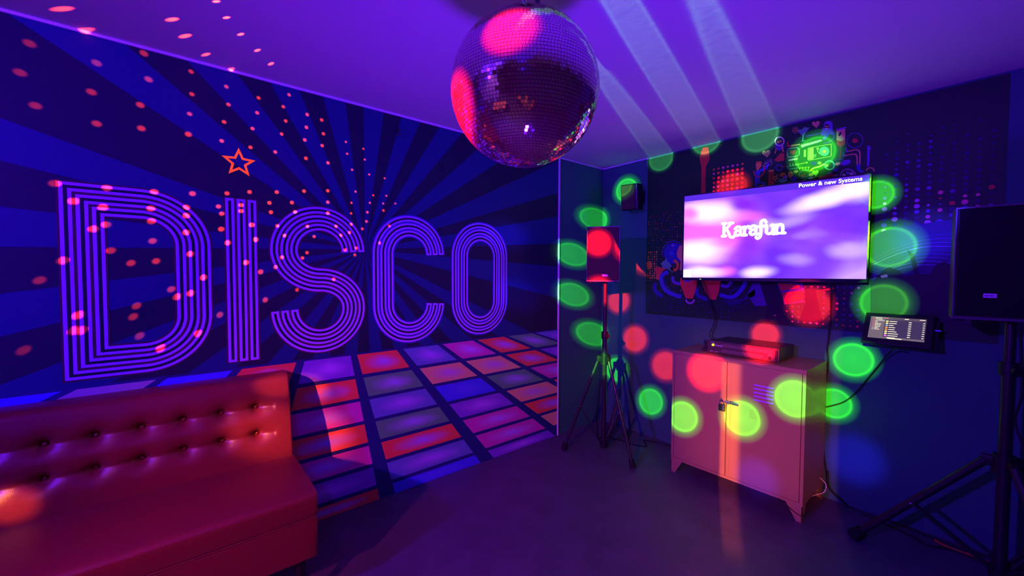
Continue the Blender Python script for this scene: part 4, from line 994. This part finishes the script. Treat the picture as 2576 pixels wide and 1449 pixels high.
cable('floor_cable', [(1.93, -.03, .20), yq(2085, 1225, -.04), yq(2120, 1262, -.03), yq(2150, 1282, -.02), (2.28, -.03, .006), (2.42, -.05, .006), (2.55, -.06, .006), (2.66, -.05, .006), (2.80, -.10, .006), (3.05, -.2, .006), (3.4, -.3, .006)], .0055, 'thick black cable leaving the cabinet along the foot of the wall')
cable('floor_cable', [(2.12, -.06, .005), (2.3, -.10, .005), (2.42, -.16, .005), (2.5, -.12, .005), (2.6, -.13, .005), (2.75, -.2, .005), (3.0, -.42, .005), (3.3, -.5, .005)], .0048, 'thin black cable lying looped on the floor behind the right speaker stand')
cable('orange_cable', [(2.44, -.07, .005), (2.50, -.10, .005), (2.60, -.10, .005), (2.70, -.13, .005), (2.9, -.2, .005), (3.2, -.28, .005)], .005, 'orange cable on the floor behind the right speaker stand', cable_o)
cable('white_cable', [(1.90, -.10, .17), (1.935, -.09, .13), (1.93, -.10, .08), (1.89, -.12, .05), (1.84, -.15, .02), (1.80, -.16, .006)], .003, 'short white cable looping out behind the rear cabinet leg', cable_w)
cable('thin_cable', [(1.73, -.42, .105), (1.79, -.48, .10), (1.83, -.482, .08), (1.87, -.482, .058), (1.907, -.478, .05), (1.92, -.42, .06)], .0025, 'thin black cable drooping across the front right cabinet leg')
cable('speaker_cable', [(.47, -.60, .62), (.40, -.56, .30), (.33, -.45, .03), (.30, -.38, .006), (.42, -.30, .006), (.60, -.28, .006), (.68, -.22, .006), (.60, -.12, .006), (.8, -.05, .006), (1.02, -.02, .006)], .005, 'black cable loop on the floor under the corner speaker stand')
cable('stand_cable', [(2.70, -.45, 1.30), (2.715, -.46, 1.0), (2.70, -.45, .86), (2.74, -.46, .72), (2.80, -.46, .60), (2.84, -.40, .3), (2.9, -.3, .01), (3.1, -.3, .006)], .005, 'black cable hanging down the right speaker stand pole')

# ------------------------------------------------------------------ tufted bench sofa
SY1, SY0 = -2.93, -4.95
sofa = thing('sofa', 'long red leatherette bench sofa with button-tufted back against the mural', 'sofa', (.4, -3.9, 0))
btn_y = [-3.087-.1475*i for i in range(0, 13)]
def xb(z):  # front face of the back leans
    return .245 - (z-.52)*.19
b = BM(); ny, nz = 300, 72
zlo, zhi = .50, .968
rowz = (.822, .689)
def tuft(y, z):
    d = 0
    for zi, zr in enumerate(rowz):
        for yb in btn_y:
            dy, dz = y-yb, z-zr
            if abs(dy) < .14 and abs(dz) < .12:
                r2 = dy*dy+dz*dz; d += .024*math.exp(-r2/(2*.015**2)) + .020*math.exp(-(dy*dy/(2*.040**2)+dz*dz/(2*.030**2)))
        if y < SY1-.08: d += .006*math.exp(-((z-zr)**2)/(2*.010**2))
    e = min(1, (SY1-y)/.03)
    return d
grid_v = []
for j in range(nz+1):
    z = zlo+(zhi-zlo)*j/nz; row = []
    for i in range(ny+1):
        y = SY1+(SY0-SY1)*i/ny
        bulge = .012*math.sin(PI*min(1, max(0, (z-.5)/.46)))
        x = xb(z)+bulge-tuft(y, z)
        top = (z-(zhi-.03))/.03
        zz = z
        if top > 0: x -= .03*(1-math.sqrt(max(0, 1-top*top)))
        e = (SY1-y)/.012
        if e < 1: x -= .010*(1-math.sqrt(max(0, 1-(1-e)**2)))
        row.append(b.verts.new((x, y, zz)))
    grid_v.append(row)
for j in range(nz):
    for i in range(ny): b.faces.new((grid_v[j][i], grid_v[j][i+1], grid_v[j+1][i+1], grid_v[j+1][i]))
xbk = .018
back = [[b.verts.new((xbk, SY1+(SY0-SY1)*i/ny, z)) for i in (0, ny)] for z in (zlo, zhi-.004)]
# top, bottom, ends
tb = [b.verts.new((xbk, SY1+(SY0-SY1)*i/ny, zhi)) for i in range(ny+1)]
for i in range(ny): b.faces.new((grid_v[nz][i], grid_v[nz][i+1], tb[i+1], tb[i]))
for i_, s in ((0, 1), (ny, -1)):
    col_ = [grid_v[j][i_] for j in range(nz+1)]+[tb[i_], back[0][0 if i_ == 0 else 1]]
    f = b.faces.new(col_)
bmesh.ops.recalc_face_normals(b, faces=b.faces)
bk = obj('backrest', b, leather, sofa, True)
for zr in rowz:
    for yb in btn_y:
        b = BM(); bmesh.ops.create_uvsphere(b, u_segments=14, v_segments=8, radius=.0085)
        for v in b.verts: v.co = Vector((v.co.x*.55, v.co.y, v.co.z))+Vector((xb(zr)+.012-.040, yb, zr))
        obj('button', b, leather, bk, True)
# seat cushion: rounded profile swept along y
def sweep(profile, y0, y1, rnd=.02, nseg=40):
    b = BM(); ys = [y1, y1-rnd*.3, y1-rnd]+[y1-rnd-(y1-y0-2*rnd)*i/nseg for i in range(1, nseg)]+[y0+rnd, y0+rnd*.3, y0]
    cxp = sum(p[0] for p in profile)/len(profile); czp = sum(p[1] for p in profile)/len(profile)
    rings = []
    for i, y in enumerate(ys):
        ins = 1.0 if 2 <= i <= len(ys)-3 else (.992 if i in (1, len(ys)-2) else .972)
        rings.append([b.verts.new((cxp+(p[0]-cxp)*ins, y, czp+(p[1]-czp)*ins)) for p in profile])
    for A, B in zip(rings, rings[1:]):
        n = len(A)
        for k in range(n): b.faces.new((A[k], A[(k+1) % n], B[(k+1) % n], B[k]))
    b.faces.new(rings[0]); b.faces.new(rings[-1]); bmesh.ops.recalc_face_normals(b, faces=b.faces)
    return b
fr = [(.70+.028*math.sin(a), .520+.030*math.cos(a)) for a in [i*PI/16 for i in range(0, 9)]]
prof = [(.05, .445), (.05, .545), (.20, .548), (.40, .556), (.60, .555)]+fr+[(.726, .47), (.722, .447), (.715, .443)]
obj('seat', sweep(prof, SY0, SY1), leather, sofa, True)
prof = [(.06, .252), (.06, .441), (.716, .441), (.723, .434), (.724, .35), (.721, .262), (.712, .252)]
obj('base', sweep(prof, SY0, SY1), leather, sofa, True)
b = BM(); tube(b, [(.722, SY1-.01-(SY1-SY0-.02)*i/60, .4415) for i in range(61)], .0035, 8, 0); obj('piping', b, leather, sofa, True)
for yy in (SY1-.06, (SY0+SY1)/2, SY0+.06):
    for xx in (.66, .12):
        b = BM(); cyl(b, (xx, yy, 0), (xx, yy, .253), .016, .026, 16); obj('leg', b, blk, sofa, True)

# ------------------------------------------------------------------ seats, lamp and curtain added behind the viewer for the mirror ball to reflect
amber = mat('added_amber_leatherette', (.75, .26, .04), .45, noise=.1, nscale=40)
def added_bench(x, y, w_, d_, h_, rz, label):
    t = thing('bench', label, 'bench', (x, y, 0), rz)  # bench added only for the mirror ball to reflect
    M = Matrix.Translation((x, y, 0)) @ Matrix.Rotation(rz, 4, 'Z')
    def f_(b, name, m):
        for v in b.verts: v.co = M @ v.co
        return obj(name, b, m, t, True)
    b = BM(); box(b, (0, 0, h_-.06), (w_, d_, .12), bev=.03, seg=4); f_(b, 'seat', amber)
    b = BM(); box(b, (0, 0, h_/2-.02), (w_-.03, d_-.03, h_-.16), bev=.01); f_(b, 'base', blk)
    for sx in (-1, 1):
        for sy in (-1, 1):
            b = BM(); cyl(b, (sx*(w_/2-.06), sy*(d_/2-.06), 0), (sx*(w_/2-.06), sy*(d_/2-.06), .07), .02, n=12); f_(b, 'leg', blk)
added_bench(1.75, -5.0, 1.3, .5, .46, .2, 'low amber upholstered bench added behind the viewer for the mirror ball to reflect')
added_bench(3.45, -4.0, .5, 1.2, .46, .1, 'amber upholstered bench added at the right behind the viewer for the mirror ball to reflect')
spot('amber_bench_fill', Vector((2.6, -4.9, 2.5)), (2.5, -4.8, .4), (1.0, .34, .05), 55, 90, .5, .04)  # unseen lamp added to light the benches for the ball reflection
b = BM()
for i in range(48):
    x0_ = 2.3+i*.04; box(b, (x0_, YB+.05+.02*(i % 2), H/2), (.042, .04, H-.02), bev=.012)
tag(obj('curtain', b, mat('added_curtain_black', (.012, .010, .014), .9)), 'black pleated curtain added on the rear wall for contrast in the mirror ball', 'curtain')
